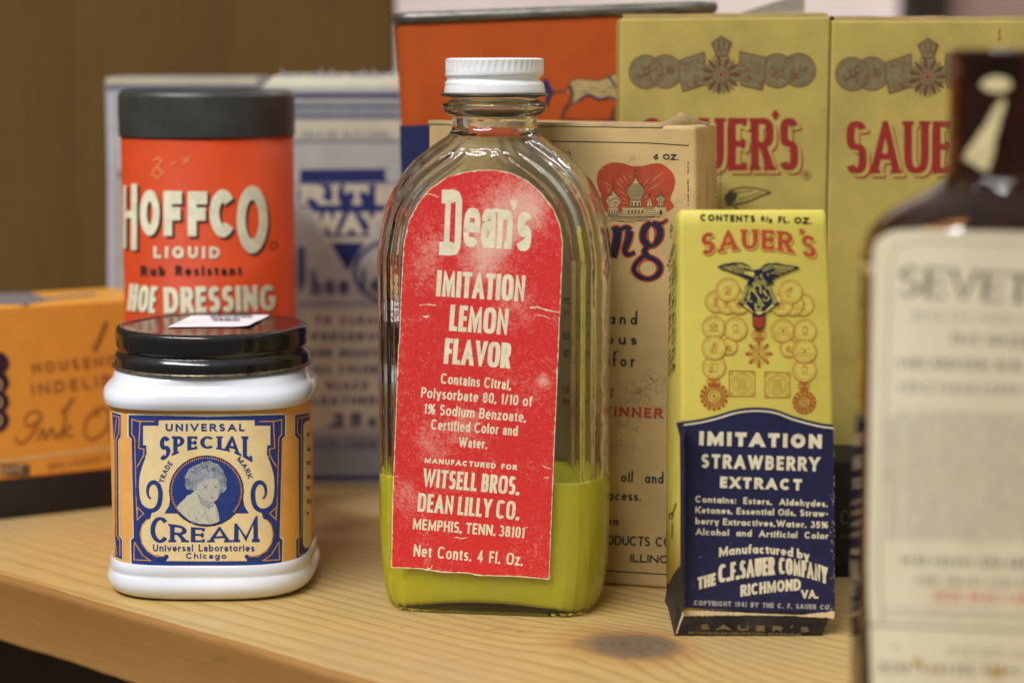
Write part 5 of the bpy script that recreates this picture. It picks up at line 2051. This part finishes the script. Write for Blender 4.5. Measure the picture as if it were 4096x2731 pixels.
A.taper(ZC.L(smooth_prof([(1665, 930), (1740, 880), (1800, 850), (1900, 890), (2000, 870), (2060, 910)], 4)), 10 / ZC.s, 14 / ZC.s, 0, 3, tm=22 / ZC.s)
A.taper(ZC.L(smooth_prof([(1600, 800), (1640, 735), (1700, 708), (1800, 716), (1930, 712), (2060, 650)], 4)), 10 / ZC.s, 10 / ZC.s, 2, 3)
A.stroke(ZC.L([(1480, 830), (1600, 812)]), 18 / ZC.s, 2, 2)
A.poly(ZC.L([(1390, 730), (1420, 700), (1445, 740), (1465, 790), (1490, 820), (1470, 850), (1450, 900), (1440, 950), (1425, 955), (1410, 900), (1430, 850), (1400, 790)]), 0, 3)
A.stroke(ZC.L([(1980, 680), (2020, 740), (2060, 800)]), 20 / ZC.s, 0, 3)
A.stroke(ZC.L([(2060, 950), (2020, 1010), (2000, 1080)]), 40 / ZC.s, 2, 3)
for (x, y) in ((1720, 830), (1800, 800), (1900, 830), (1960, 790)):
    A.taper(ZC.L([(x, y), (x + 40, y - 10), (x + 90, y)]), 4 / ZC.s, 4 / ZC.s, 3, 3, tm=14 / ZC.s)
A.taper(ZC.L([(1540, 1050), (1800, 1085), (2100, 1060)]), 8 / ZC.s, 20 / ZC.s, 4, 2)
A.build('printing', tfr, [ink('tin_navy', (.02, .024, .085), .4), ink('horse_cream', (.42, .31, .13), .4), ink('horse_brown', (.15, .055, .025), .4), ink('horse_shade', (.2, .15, .07), .4), ink('rust_red', (.26, .03, .012), .4)], tin_body, .01)

# ================================================================== two tall yellow extract cartons
SGY = 57.6
ybox = paper('old_yellow_card', (.43, .335, .085), .12, .6, grime=(.24, .165, .06), gamt=.7, gscale=17, scale=40)
yedge = paper('brown_edge', (.30, .21, .07), .2, .7)
sred = ink('deep_red', (.27, .022, .020), .5)
mgrey = ink('medal_grey', (.19, .155, .075), .5)
mline = ink('medal_brown', (.135, .055, .03), .5)
sdark = ink('leaf_dark', (.06, .055, .03), .5)


def big_carton(xa, xb, ya, yb_, dx, label, chip):
    p0, p1 = at_depth(*V(xa, 700), SGY), at_depth(*V(xb, 700), SGY)
    zt0, zt1 = zat(ya * K, SGY), zat(yb_ * K, SGY)
    r = thing('tall_carton', label, 'carton', ((p0.x + p1.x) / 2, SGY + 2, 0), 'pair of tall yellow cartons')
    bm = hexa([(p0.x, SGY, 0), (p1.x, SGY, 0), (p1.x, SGY, zt1), (p0.x, SGY, zt0), (p0.x, SGY + 4.2, 0), (p1.x, SGY + 4.2, 0), (p1.x, SGY + 4.2, zt1), (p0.x, SGY + 4.2, zt0)], .09, 3)
    c = bm_obj('carton', bm, ybox, r, True)
    c.modifiers.new('n', 'WEIGHTED_NORMAL')
    # top flap with a slightly raised, browned edge
    n = 24
    vs_, fs_ = [], []
    for i in range(n + 1):
        u = i / n
        x = p0.x + .08 + (p1.x - p0.x - .16) * u
        z = zt0 + (zt1 - zt0) * u
        w = .025 * noise.noise(Vector((u * 9, xa, 0)))
        vs_ += [Vector((x, SGY + .03, z - .06)), Vector((x, SGY + .05 + w, z + .07 + w)), Vector((x, SGY + .8, z + .12 + w)), Vector((x, SGY + 4.1, z + .02))]
    for i in range(n):
        for k in range(3):
            fs_.append([i * 4 + k, (i + 1) * 4 + k, (i + 1) * 4 + k + 1, i * 4 + k + 1])
    mesh_obj('top_flap', vs_, fs_, yedge, r, smooth=True)
    A = Art()
    # strip of medals (positions of the left carton, shifted for the right one)
    def zz_(x, y):
        return ZY(x + dx, y + (12 if dx else 0))
    sft = type('q', (), {'s': ZY.s, '__call__': lambda s_, x, y: zz_(x, y), 'L': lambda s_, pts: [zz_(*q) for q in pts]})()
    def coin(cx, cy, r):
        X, Y = sft(cx, cy)
        r /= ZY.s
        A.disc(X, Y, r, ink=1, layer=1)
        A.ring(X, Y, r * .97, r * .97, 4, 2, 2)
        A.ring(X, Y, r * .78, r * .78, 1.6, 2, 2)
        rr = random.Random(int(cx))
        for k in range(7):
            A.ring(X + r * rr.uniform(-.4, .4), Y + r * rr.uniform(-.4, .4), r * rr.uniform(.1, .25), r * rr.uniform(.1, .25), 3, 2, 2, 0, rr.uniform(180, 330), 8)
        A.stroke([(X - r * .4, Y + r * .3), (X + r * .5, Y - r * .1)], 4, 2, 2)
    coin(190, 412, 98)
    coin(1065, 402, 98)
    coin(302, 410, 98)
    coin(940, 405, 100)
    for P in ([(385, 345), (525, 298), (528, 380), (520, 485), (402, 522), (380, 440)], [(728, 296), (880, 330), (870, 420), (855, 515), (735, 488), (720, 400)]):
        A.poly(sft.L(P), 1, 3)
        A.stroke(sft.L(P), 4, 2, 4, closed=True)
        mx, my_ = sum(p[0] for p in P) / 6, sum(p[1] for p in P) / 6
        rr = random.Random(int(mx))
        for k in range(16):
            x, y = mx + rr.uniform(-55, 55), my_ + rr.uniform(-75, 75)
            A.ring(*sft(x, y), rr.uniform(5, 11), rr.uniform(5, 11), 3, 2, 4, 0, rr.uniform(150, 300), 7)
    X, Y = sft(620, 428)
    for i in range(22):
        aa = 2 * pi * i / 22
        ra = 112 / ZY.s
        A.taper([(X + 25 * cos(aa), Y + 25 * sin(aa)), (X + ra * .8 * cos(aa), Y + ra * .8 * sin(aa)), (X + ra * cos(aa), Y + ra * sin(aa))], 9, 5, 1 if i % 2 else 2, 5, tm=15)
    A.disc(X, Y, 36, ink=1, layer=6)
    A.ring(X, Y, 34, 34, 4, 2, 7)
    A.ring(X, Y, 20, 20, 4, 2, 7)
    A.disc(X, Y, 9, ink=0, layer=7)
    A.poly(sft.L([(565, 248), (622, 208), (680, 246), (662, 290), (655, 320), (590, 322), (585, 290)]), 1, 5)
    A.stroke(sft.L([(565, 248), (622, 208), (680, 246), (662, 290), (655, 320), (590, 322), (585, 290)]), 5, 2, 6, closed=True)
    for k in (-28, 0, 28):
        A.ring(*sft(622 + k, 262), 11, 22, 4, 2, 6)
    # the word, with its thin drop line
    if not dx:
        words = (("SAUER", 165, 925, 975, 673, 300), ("S", 955, 1062, 975, 672, 300))
    else:
        words = (("SAUER", 1335 - dx, 1335 - dx + 760, 981, 679, 300), ("S", 1335 - dx + 790, 1335 - dx + 897, 981, 679, 300))
    for st, x0, x1, yb2, yt2, hh in words:
        for (sx, sy, gr, ik, ly) in ((26, 26, 6, 0, 2), (18, 18, 8, 3, 3), (0, 0, 0, 0, 4)):
            A.text(st, sft(x0, yb2), sft(x1, yb2), hh / ZY.s, (46 + gr) / ZY.s, ik, ty=(36 + gr) / ZY.s, e=3, gap=.11, serif=(10 / ZY.s, 22 / ZY.s), layer=ly, shift=(sx / ZY.s, sy / ZY.s))
    A.poly(sft.L([(908, 655), (930, 625), (955, 655), (930, 690)]), 0, 4)
    A.ring(*sft(1108, 1002), 19, 16, 2.6, 2, 2)
    A.text('R', sft(1098, 1014), sft(1120, 1014), 16, 3, 2)
    # dark leaf / vanilla flower sprig below the word
    for P, t in (([(640, 1150), (670, 1090), (740, 1070), (820, 1075), (905, 1100)], 5), ([(905, 1100), (850, 1120), (780, 1150), (700, 1170), (650, 1172)], 7), ([(660, 1110), (720, 1100), (800, 1088)], 3), ([(720, 1140), (790, 1120), (850, 1100)], 3)):
        A.stroke(sft.L(P), t, 4, 2)
    A.poly(sft.L([(640, 1120), (675, 1085), (715, 1110), (700, 1150), (655, 1172)]), 4, 2)
    A.taper(sft.L([(700, 1185), (900, 1350), (980, 1600), (960, 1900)]), 10, 18, 4, 2)
    for (x, y) in ((880, 1330), (960, 1500), (985, 1700)):
        A.taper(sft.L([(x, y), (x + 60, y - 20), (x + 130, y + 10)]), 4, 4, 4, 2, tm=26)
        A.ring(*sft(x + 40, y + 50), 16, 20, 6, 4, 2)
    if chip:
        A.stroke(sft.L([(chip, 150), (chip - 8, 185), (chip + 2, 205), (chip - 14, 222)]), 4, 2, 2)
    A.build('printing', Flat((p0.x, SGY, 0), (0, -1, 0)), [sred, mgrey, mline, ybox, sdark], c, .006)
    return r, p0, p1, zt0


lc, p0, p1, zt0 = big_carton(1420, 1895, 42, 38, 0, 'tall yellow carton with grey medal strip, between the orange tin and its yellow twin', 0)
big_carton(1896.5, 2380, 47, 46, 1180, 'tall yellow carton with grey medal strip, half hidden by the brown bottle neck', 1035)
# an unfolded side flap standing up behind the left carton's top
q = [at_depth(*V(1690, 34), SGY + 4.0), at_depth(*V(1848, 30), SGY + 4.0), at_depth(*V(1849, -14), SGY + 4.4), at_depth(*V(1800, -2), SGY + 4.4)]
bmv = [Vector(x) for x in q] + [Vector(x) + Vector((0, .06, 0)) for x in q]
mesh_obj('side_flap', bmv, [[0, 1, 2, 3], [7, 6, 5, 4], [0, 4, 5, 1], [1, 5, 6, 2], [2, 6, 7, 3], [3, 7, 4, 0]], paper('grey_card', (.20, .17, .12), .2, .7), lc)

# ================================================================== shoe dressing can
HX, HYc, HR = -8.97, 60.4, 2.555
ht = thing('dressing_can', 'round orange red shoe dressing can with grey black lid, behind the cream jar', 'can', (HX, HYc, 0))


def hz_(y):
    return zat(y * K, HYc)


zlid = zat(318 * K, HYc - HR)
ztop = hz_(207)
v, f = lathe([(HR - .06, 0), (HR - .02, .03), (HR - .02, .12), (HR - .035, .16), (HR - .035, zlid + .4)], HX, HYc, 96)
can = mesh_obj('can_body', v, f, litho('red_litho', (.50, .050, .009), .5, (.72, .30, .12), .25), ht, smooth=True)
lidm = Mt('grey_lid')
lvv = lidm.coord()
lidm.set(Base_Color=lidm.mix(lidm.ramp(lidm.noise(lvv, 90, 5, .6), [(.3, 0), (.7, 1)]), (.022, .021, .018), (.05, .048, .042)), Roughness=.42)
v, f = lathe(smooth_prof([(HR - .02, zlid), (HR + .01, zlid + .01), (HR + .015, zlid + .1), (HR + .015, ztop - .28), (HR - .01, ztop - .12), (HR - .09, ztop - .02), (HR - .2, ztop), (HR - .3, ztop - .05)], 4) + [(.02, ztop - .06)], HX, HYc, 96)
mesh_obj('lid', v, f, lidm.m, ht, smooth=True)
hs = SuperCyl(HX, HYc, HR - .035, HR - .035, 2.0)
A = Art()
for (sx, sy, ik, ly) in ((13, 13, 1, 2), (0, 0, 0, 4)):
    sh_ = (sx / ZH.s, sy / ZH.s)
    kw = dict(layer=ly, shift=sh_)
    A.stroke(ZH.L([(208, 725), (206, 1120)]), 34 / ZH.s, ik, ly) if not sx else A.stroke([(x + sh_[0], y + sh_[1]) for x, y in ZH.L([(208, 725), (206, 1120)])], 34 / ZH.s, ik, ly)
    P = ZH.L([(160, 905), (210, 912)])
    A.stroke([(x + sh_[0], y + sh_[1]) for x, y in P], 44 / ZH.s, ik, ly)
    P = ZH.L([(152, 735), (152, 1110)])
    A.stroke([(x + sh_[0], y + sh_[1]) for x, y in P], 16 / ZH.s, ik, ly)
    T(A, ZH, 'O', (242, 1035), (358, 1035), 275, 40, ik, ty=46, **kw)
    T(A, ZH, 'F', (382, 1036), (490, 1036), 268, 50, ik, ty=52, **kw)
    T(A, ZH, 'F', (525, 1038), (640, 1038), 268, 52, ik, ty=52, **kw)
    T(A, ZH, 'C', (655, 1044), (806, 1044), 285, 56, ik, ty=52, **kw)
    T(A, ZH, 'O', (815, 1140), (1000, 1140), 405, 52, ik, ty=58, **kw)
for ik, dx_, ly in ((1, 5, 2), (0, 0, 4)):
    T(A, ZH, 'LIQUID', (322 + dx_, 1168 + dx_), (715 + dx_, 1170 + dx_), 70, 18, ik, gap=.3, layer=ly) if ik == 0 else None
    T(A, ZH, 'DRESSING', (385 + dx_, 1498 + dx_), (1050 + dx_, 1482 + dx_), 155, 32, ik, gap=.1, layer=ly, e=2.4)
    T(A, ZH, 'HOE', (165 + dx_, 1480 + dx_), (330 + dx_, 1498 + dx_), 160, 24, ik, gap=.08, layer=ly, e=2.4)
T(A, ZH, 'Rub Resistant', (245, 1275), (845, 1270), 62, 14, 1, gap=.28, dbl=True)
A.ring(*ZH(1035, 1092), 14, 14, 4, 1, 2)
for P in ([(320, 590), (350, 570), (370, 590), (340, 625), (380, 660), (345, 690), (310, 665), (345, 620)], [(420, 610), (450, 600)], [(495, 610), (540, 560)], [(500, 570), (530, 600)]):
    A.stroke(ZH.L(P), 8, 2, 1)
A.build('lettering', hs, [ink('can_cream', (.80, .75, .53)), black_ink, ink('chalk', (.80, .22, .075))], can, .01)

# ================================================================== white and blue cleaner cartons at the back
white_card = paper('aged_white_card', (.38, .375, .34), .08, .6, grime=(.25, .23, .175), gamt=.4, gscale=25)
wblue = ink('cleaner_blue', (.014, .021, .11), .55)
wdark = ink('cleaner_dark', (.07, .075, .12), .55)
wgrey = ink('cleaner_grey', (.22, .23, .245), .55)
wcream = paper('cleaner_cream', (.50, .455, .33), .08, .6)


def white_carton(xa, xb, yt, Y, dpth, label):
    a, b = at_depth(*V(xa, 400), Y), at_depth(*V(xb, 400), Y)
    zt_ = zat(yt * K, Y)
    r = thing('cleaner_carton', label, 'carton', ((a.x + b.x) / 2, Y + dpth / 2, 0), 'white and blue cleaner cartons')
    bm = hexa([(a.x, Y, 0), (b.x, Y, 0), (b.x, Y, zt_), (a.x, Y, zt_), (a.x, Y + dpth, 0), (b.x, Y + dpth, 0), (b.x, Y + dpth, zt_), (a.x, Y + dpth, zt_)], .12, 3)
    c = bm_obj('carton', bm, white_card, r, True)
    c.modifiers.new('n', 'WEIGHTED_NORMAL')
    return r, c, a, b, zt_


YR = 66.4
r1, c1, a1_, b1_, z1_ = white_carton(604, 960, 196, YR, 4.5, 'white and blue cleaner carton with a downward triangle, between the red can and the flask')
A = Art()
A.bound = [(0, 1664, True), (0, 1058, False)]
A.rect(*ZH(1150, 185), *ZH(1900, 212), 0, 1)
A.rect(*ZH(1150, 235), *ZH(1900, 345), 2, 1)
for y in (262, 325):
    A.stroke(ZH.L([(1150, y), (1900, y)]), 7, 1, 2)
A.rect(*ZH(1150, 345), *ZH(1900, 455), 3, 1)
scribble(A, ZH, 1215, 1730, 448, 34, 8, 2, 2)
A.rect(*ZH(1150, 458), *ZH(1900, 1470), 4, 1)
A.stroke(ZH.L([(1150, 474), (1900, 474)]), 7, 1, 2)
A.poly(ZH.L([(1195, 640), (1715, 635), (1700, 670), (1720, 715), (1195, 722)]), 0, 2)
A.poly(ZH.L([(1175, 725), (1790, 725), (1478, 1250)]), 0, 2)
A.rect(*ZH(1185, 728), *ZH(1860, 862), 0, 3)
T(A, ZH, 'RITE', (1200, 850), (1770, 850), 118, 30, 3, serif=(9, 15), gap=.2, ty=24, layer=4)
T(A, ZH, 'WAY', (1275, 1025), (1680, 1025), 130, 30, 3, serif=(7, 14), gap=.02, ty=24, layer=4)
A.stroke(ZH.L([(1345, 1060), (1610, 1058)]), 20, 3, 4)
A.ring(*ZH(1790, 1250), 180, 130, 16, 0, 2)
A.poly(ZH.L([(1180, 1100), (1225, 1100), (1232, 1300), (1190, 1390), (1175, 1290)]), 1, 2)
T(A, ZH, 'hoe', (1260, 1390), (1490, 1390), 150, 28, 1, xh=.6, ty=26)
T(A, ZH, 'lea', (1560, 1380), (1850, 1380), 150, 28, 1, xh=.6, ty=26)
A.stroke(ZH.L([(1175, 1440), (1900, 1440)]), 8, 1, 2)
A.rect(*ZR(70, 745), *ZR(500, 1250), 3, 2)
for st, x0, x1, y in (('TO CLEAN', 115, 420, 808), ('PRESERVE', 105, 420, 880), ('AND BEAUTIFY', 95, 460, 950), ('ALL COLORED', 105, 450, 1020), ('GLACE', 165, 345, 1090), ('LEATHERS', 110, 420, 1155)):
    T(A, ZR, st, (x0, y), (x1, y), 38, 11, 1, gap=.2, layer=3)
T(A, ZR, '25c', (190, 1250), (400, 1250), 62, 20, 1, gap=.2, layer=3)
A.rect(*ZR(70, 1280), *ZR(500, 1470), 2, 2)
scribble(A, ZR, 120, 400, 1345, 36, 9, 1, 3)
A.rect(*ZR(70, 1460), *ZR(500, 1482), 0, 3)
A.build('printing', Flat((a1_.x, YR, 0), (0, -1, 0)), [wblue, wdark, wgrey, wcream, white_card], c1, .01)
# fold-in lid of the right carton: cream bevel with a printed top
n0, n1 = a1_.x, b1_.x
bm = hexa([(n0 + .02, YR + .02, z1_ - .06), (n1 - .02, YR + .02, z1_ - .06), (n1 - .1, YR + .25, z1_ + .30), (n0 + .35, YR + .25, z1_ + .30), (n0 + .02, YR + 4.4, z1_ - .06), (n1 - .02, YR + 4.4, z1_ - .06), (n1 - .1, YR + 4.2, z1_ + .34), (n0 + .35, YR + 4.2, z1_ + .34)], .1, 3)
top = bm_obj('top_flap', bm, wcream, r1, True)
A = Art()
scribble(A, ZH, 1080, 1760, 118, 40, 14, 0, 1)
A.build('printing', Flat((n0, YR + .17, z1_ + .1), (0, -1, .65)), [wgrey, wdark], top, .03)

YL_ = 68.2
r2, c2, a2_, b2_, z2_ = white_carton(246, 592, 178, YL_, 4.2, 'white cleaner carton mostly hidden behind the red can, left of its blue twin')
A = Art()
A.rect(*ZH(40, 95), *ZH(935, 128), 2, 1)
A.rect(*ZH(40, 140), *ZH(935, 168), 0, 2)
A.rect(*ZH(40, 168), *ZH(935, 190), 1, 1)
A.rect(*ZH(105, 420), *ZH(180, 690), 1, 1)
A.rect(*ZH(112, 640), *ZH(220, 690), 0, 2)
A.rect(*ZH(48, 180), *ZH(80, 1400), 1, 1)
A.build('printing', Flat((a2_.x, YL_, 0), (0, -1, 0)), [wdark, ink('pale_blue', (.45, .47, .52)), wcream], c2, .01)

# ================================================================== yellow ink outfit box on a black block
ia = radians(-30)
iu = Vector((cos(ia), -sin(ia), 0))
inn = Vector((-sin(ia), -cos(ia), 0))
k0 = at_ground(*V(0, 1194))
blk = paper('black_card', (.014, .012, .011), .3, .6, grime=(.05, .04, .03), gamt=.4)
h0 = 1.22
fl0 = Flat(k0, inn)
A0 = k0 - iu * 4.5
A1 = k0 + iu * 5.0
bdp = -inn * 3.4
bm = hexa([A0, A1, A1 + Vector((0, 0, h0)), A0 + Vector((0, 0, h0)), A0 + bdp, A1 + bdp, A1 + bdp + Vector((0, 0, h0)), A0 + bdp + Vector((0, 0, h0))], .06, 2)
bo = bm_obj('flat_block', bm, blk, None, True, at=(A0 + A1 + bdp) / 2)  # plain low black block below the yellow box
tag(bo, 'low black block under the yellow ink box at the left', 'box')
fi = fl0
i0 = fi.at(*V(0, 1105))
zb = h0 + .01
ztp = fi.at(*V(0, 703)).z
ib = thing('ink_box', 'blurred orange yellow box with purple scalloped badge resting on the black block', 'box', (k0.x, k0.y + 1.5, zb))
B0, B1 = A0 + inn * .03, A0 + iu * 9.55 + inn * .03
B0.z = B1.z = zb
hh_ = Vector((0, 0, ztp - zb))
iy = paper('ink_yellow', (.74, .33, .045), .06, .5, grime=(.55, .22, .04), gamt=.3)
bm = hexa([B0, B1, B1 + hh_, B0 + hh_, B0 + bdp, B1 + bdp, B1 + bdp + hh_, B0 + bdp + hh_], .10, 3)
ic = bm_obj('carton', bm, iy, ib, True)
ic.modifiers.new('n', 'WEIGHTED_NORMAL')
ifl = Flat(B0, inn)
A = Art()
ibr = ink('ink_brown', (.30, .11, .03))
T(A, ZI, 'HOUSEHOLD', (128, 340), (560, 300), 42, 8.5, 0, gap=.34)
T(A, ZI, 'INDELIBLE', (128, 428), (545, 376), 46, 8.5, 0, gap=.34)
A.taper(ZI.L([(372, 252), (400, 190), (422, 135)]), 18, 16, 0, 2)
A.taper(ZI.L([(245, 500), (292, 435)]), 14, 12, 0, 2)
for P in ([(60, 590), (75, 615), (110, 600), (150, 540), (160, 500), (130, 490), (100, 515), (112, 550), (165, 520)], [(150, 605), (170, 560), (180, 600), (205, 555), (215, 595), (235, 575)], [(262, 500), (240, 600)], [(285, 545), (252, 575), (290, 592)],
          [(390, 480), (345, 520), (335, 580), (370, 600), (420, 560), (435, 500), (400, 475), (380, 510)], [(445, 540), (440, 585), (470, 575), (485, 530)], [(505, 500), (490, 575), (520, 570)], [(530, 520), (525, 570), (560, 555)]):
    A.stroke(ZI.L(smooth_prof(P, 4)), 9, 0, 2)
A.stroke(ZI.L([(-120, 705), (0, 688), (470, 630), (650, 606)]), 10, 3, 2)
A.rect(*ZI(0, 700), *ZI(118, 746), 1, 2)
scribble(A, ZI, 5, 105, 738, 28, 5, 3, 3, 728)
scribble(A, ZI, 190, 460, 720, 22, 5, 0, 2, 680)
for y in (300, 375, 452, 525):
    A.disc(*ZI(-15, y), 52, 48, 2, 3, 20)
A.rect(*ZI(-160, 262), *ZI(12, 570), 2, 3)
for y in (385, 455, 525):
    A.ring(*ZI(-10, y), 14, 20, 6, 3, 4)
A.build('printing', ifl, [ibr, ink('maker_dark', (.10, .075, .05)), ink('purple_black', (.035, .015, .035)), ink('ink_pale', (.70, .50, .22))], ic, .01)
A = Art()
itp = Flat(B0 + hh_, (0, 0, 1))
A.poly([V(-60, 700), V(-60, 676), V(70, 672), V(120, 690), V(60, 700)], 0, 1)
A.stroke([V(100, 688), V(220, 676)], 9, 0, 1)
A.build('top_printing', itp, [ink('grey_violet', (.2, .17, .18)), ibr], ic, .01)

# ================================================================== black box in the shade at the right
kx0 = at_depth(*V(1700, 1320), 54.4).x
kx1 = at_depth(*V(2250, 1320), 54.4).x
zk = zat(1060 * K, 54.4)
tk = thing('black_box', 'low black card box in the shade behind the small yellow carton and brown bottle', 'box', ((kx0 + kx1) / 2, 55.4, 0))
bm = hexa([(kx0, 54.4, 0), (kx1, 54.4, 0), (kx1, 54.4, zk), (kx0, 54.4, zk), (kx0, 57, 0), (kx1, 57, 0), (kx1, 57, zk), (kx0, 57, zk)], .07, 3)
bc = bm_obj('carton', bm, blk, tk, True)
A = Art()
T(A, V, 'C', (1930, 1204), (1950, 1204), 34, 4, 0)
scribble(A, V, 1930, 1975, 1236, 9, 3, 0)
A.build('lettering', Flat((0, 54.4, 0), (0, -1, 0)), [ink('dull_tan', (.09, .065, .04))], bc, .01)

# ================================================================== amber bottle in front, far out of focus
AX, AY = 9.75, 39.7
ab = thing('amber_bottle', 'blurred brown glass bottle with cream label, cut by the right edge, nearest the camera', 'bottle', (AX, AY, 0))
AW, AD_ = 2.90, 1.75


def az(y):
    return zat(y * K, AY)


aprof = [(.955, .90, .0, 3.2), (.985, .96, .08, 3.2), (1.0, 1.0, .3, 3.2), (1.0, 1.0, az(700), 3.2), (1.0, 1.0, az(625), 3.2), (.992, .995, az(580), 3.1), (.95, .97, az(535), 2.9), (.86, .91, az(495), 2.6), (.73, .84, az(465), 2.3), (.58, .76, az(440), 2.1), (.475, .72, az(415), 2.0), (.45, .7, az(390), 2.0),
         (.447, .7, az(330), 2.0), (.447, .7, az(215), 2.0), (.45, .7, az(190), 2.0), (.452, .7, az(165), 2.0), (.455, .7, az(125), 2.0), (.44, .7, az(114), 2.0)]
ap = smooth_prof(aprof, 5)


def amber(inset, prof_):
    rings = []
    for (kw_, kd_, z, e) in prof_:
        w, d = AW * kw_ - inset, AD_ * kd_ - inset
        if kw_ < .48:
            d = w
        rings.append([(AX + w * math.copysign(abs(cos(t)) ** (2 / e), cos(t)), AY + d * math.copysign(abs(sin(t)) ** (2 / e), sin(t)), z) for t in [2 * pi * i / 96 for i in range(96)]])
    return rings


def loft(rings, flip=False, v0=0, cap0=True, cap1=True):
    m = len(rings[0])
    vs_ = [p for r in rings for p in r]
    fs = []
    for j in range(len(rings) - 1):
        for i in range(m):
            k = (i + 1) % m
            fs.append([j * m + i, j * m + k, (j + 1) * m + k, (j + 1) * m + i])
    if cap0:
        fs.append(list(range(m))[::-1])
    if cap1:
        fs.append([(len(rings) - 1) * m + i for i in range(m)])
    if flip:
        fs = [q[::-1] for q in fs]
    return vs_, [[i + v0 for i in q] for q in fs]


ro_ = amber(0, ap)
ri_ = amber(.22, [q for q in ap if q[2] > .5])
w1, g1 = loft(ro_, cap1=False)
w2, g2_ = loft(ri_, True, len(w1), True, False)
e1, e2 = (len(ro_) - 1) * 96, len(w1) + (len(ri_) - 1) * 96
lip = [[e1 + i, e1 + (i + 1) % 96, e2 + (i + 1) % 96, e2 + i] for i in range(96)]
am = Mt('amber_glass')
am.set(Base_Color=(.23, .097, .025), Roughness=.0, IOR=1.5, Transmission_Weight=1.0)
mesh_obj('glass_body', w1 + w2, g1 + g2_ + lip, am.m, ab, smooth=True)
als = SuperCyl(AX, AY, AW, AD_, 3.2)
lp = paper('bottle_label', (.74, .65, .45), .06, .6, grime=(.55, .42, .22), gamt=.4, gscale=30)
A = Art()
corner = [(146, 1600), (132, 1200), (140, 700), (150, 230), (158, 205), (180, 185), (215, 172)]
A.poly(ZA.L(corner + [(300, 168), (400, 172), (700, 178), (900, 182), (900, 1700), (150, 1700)]), 0, 1)
alab = A.build('label', als, [lp], ab, .012)
A = Art()
ag = ink('label_grey', (.11, .095, .08))
am_ = ink('label_mid', (.36, .31, .24))
A.stroke(ZA.L([(176, 1385), (172, 1200), (190, 700), (204, 280), (222, 215), (300, 205), (700, 214)]), 7, 1, 2)
T(A, ZA, 'SEVET', (228, 372), (632, 398), 92, 17, 0, serif=(8, 10), ty=9, gap=.12)
A.stroke(ZA.L([(640, 300), (750, 306)]), 12, 0)
for (x0, x1, y, h, t, ik) in ((275, 640, 448, 28, 5, 1), (395, 640, 518, 28, 7, 0), (230, 640, 592, 26, 7, 0), (232, 640, 668, 28, 6, 0)):
    scribble(A, ZA, x0, x1, y, h, t, ik, 2, y + 12)
y = 742
while y < 1130:
    scribble(A, ZA, 195 if y > 745 else 225, 640, y, 13, 4, 1, 2, y + 8)
    y += 20
for (x0, y, h, t, ik) in ((240, 1202, 26, 7, 0), (285, 1262, 24, 5, 0), (335, 1312, 28, 8, 2), (175, 1346, 12, 3, 1), (175, 1366, 12, 3, 1), (380, 1480, 22, 5, 1), (170, 1535, 30, 7, 0)):
    scribble(A, ZA, x0, 640, y, h, t, ik, 2, y + 12)
A.stroke(ZA.L([(130, 1388), (400, 1398), (700, 1410)]), 7, 0, 2)
for (x, y, r) in ((220, 1455, 12), (345, 1525, 16), (530, 1535, 30), (190, 930, 10), (285, 1505, 22)):
    A.disc(*ZA(x, y), r, r * .8, 3, 2, 14)
A.build('lettering', als, [ag, am_, ink('label_red', (.62, .13, .06)), ink('stain', (.5, .31, .10))], alab, .012)

# pale refraction in the neck, stood in for by an added cream sheet
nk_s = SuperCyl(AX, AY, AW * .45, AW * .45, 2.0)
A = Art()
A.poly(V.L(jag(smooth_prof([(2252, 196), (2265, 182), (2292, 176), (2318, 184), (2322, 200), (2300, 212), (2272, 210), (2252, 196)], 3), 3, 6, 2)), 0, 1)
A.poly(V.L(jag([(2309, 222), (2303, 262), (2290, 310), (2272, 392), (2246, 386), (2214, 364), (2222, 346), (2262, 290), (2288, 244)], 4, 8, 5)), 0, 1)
A.build('refraction_patch', nk_s, [paper('refraction_cream', (.60, .49, .25), .15, .6)], ab, .015)
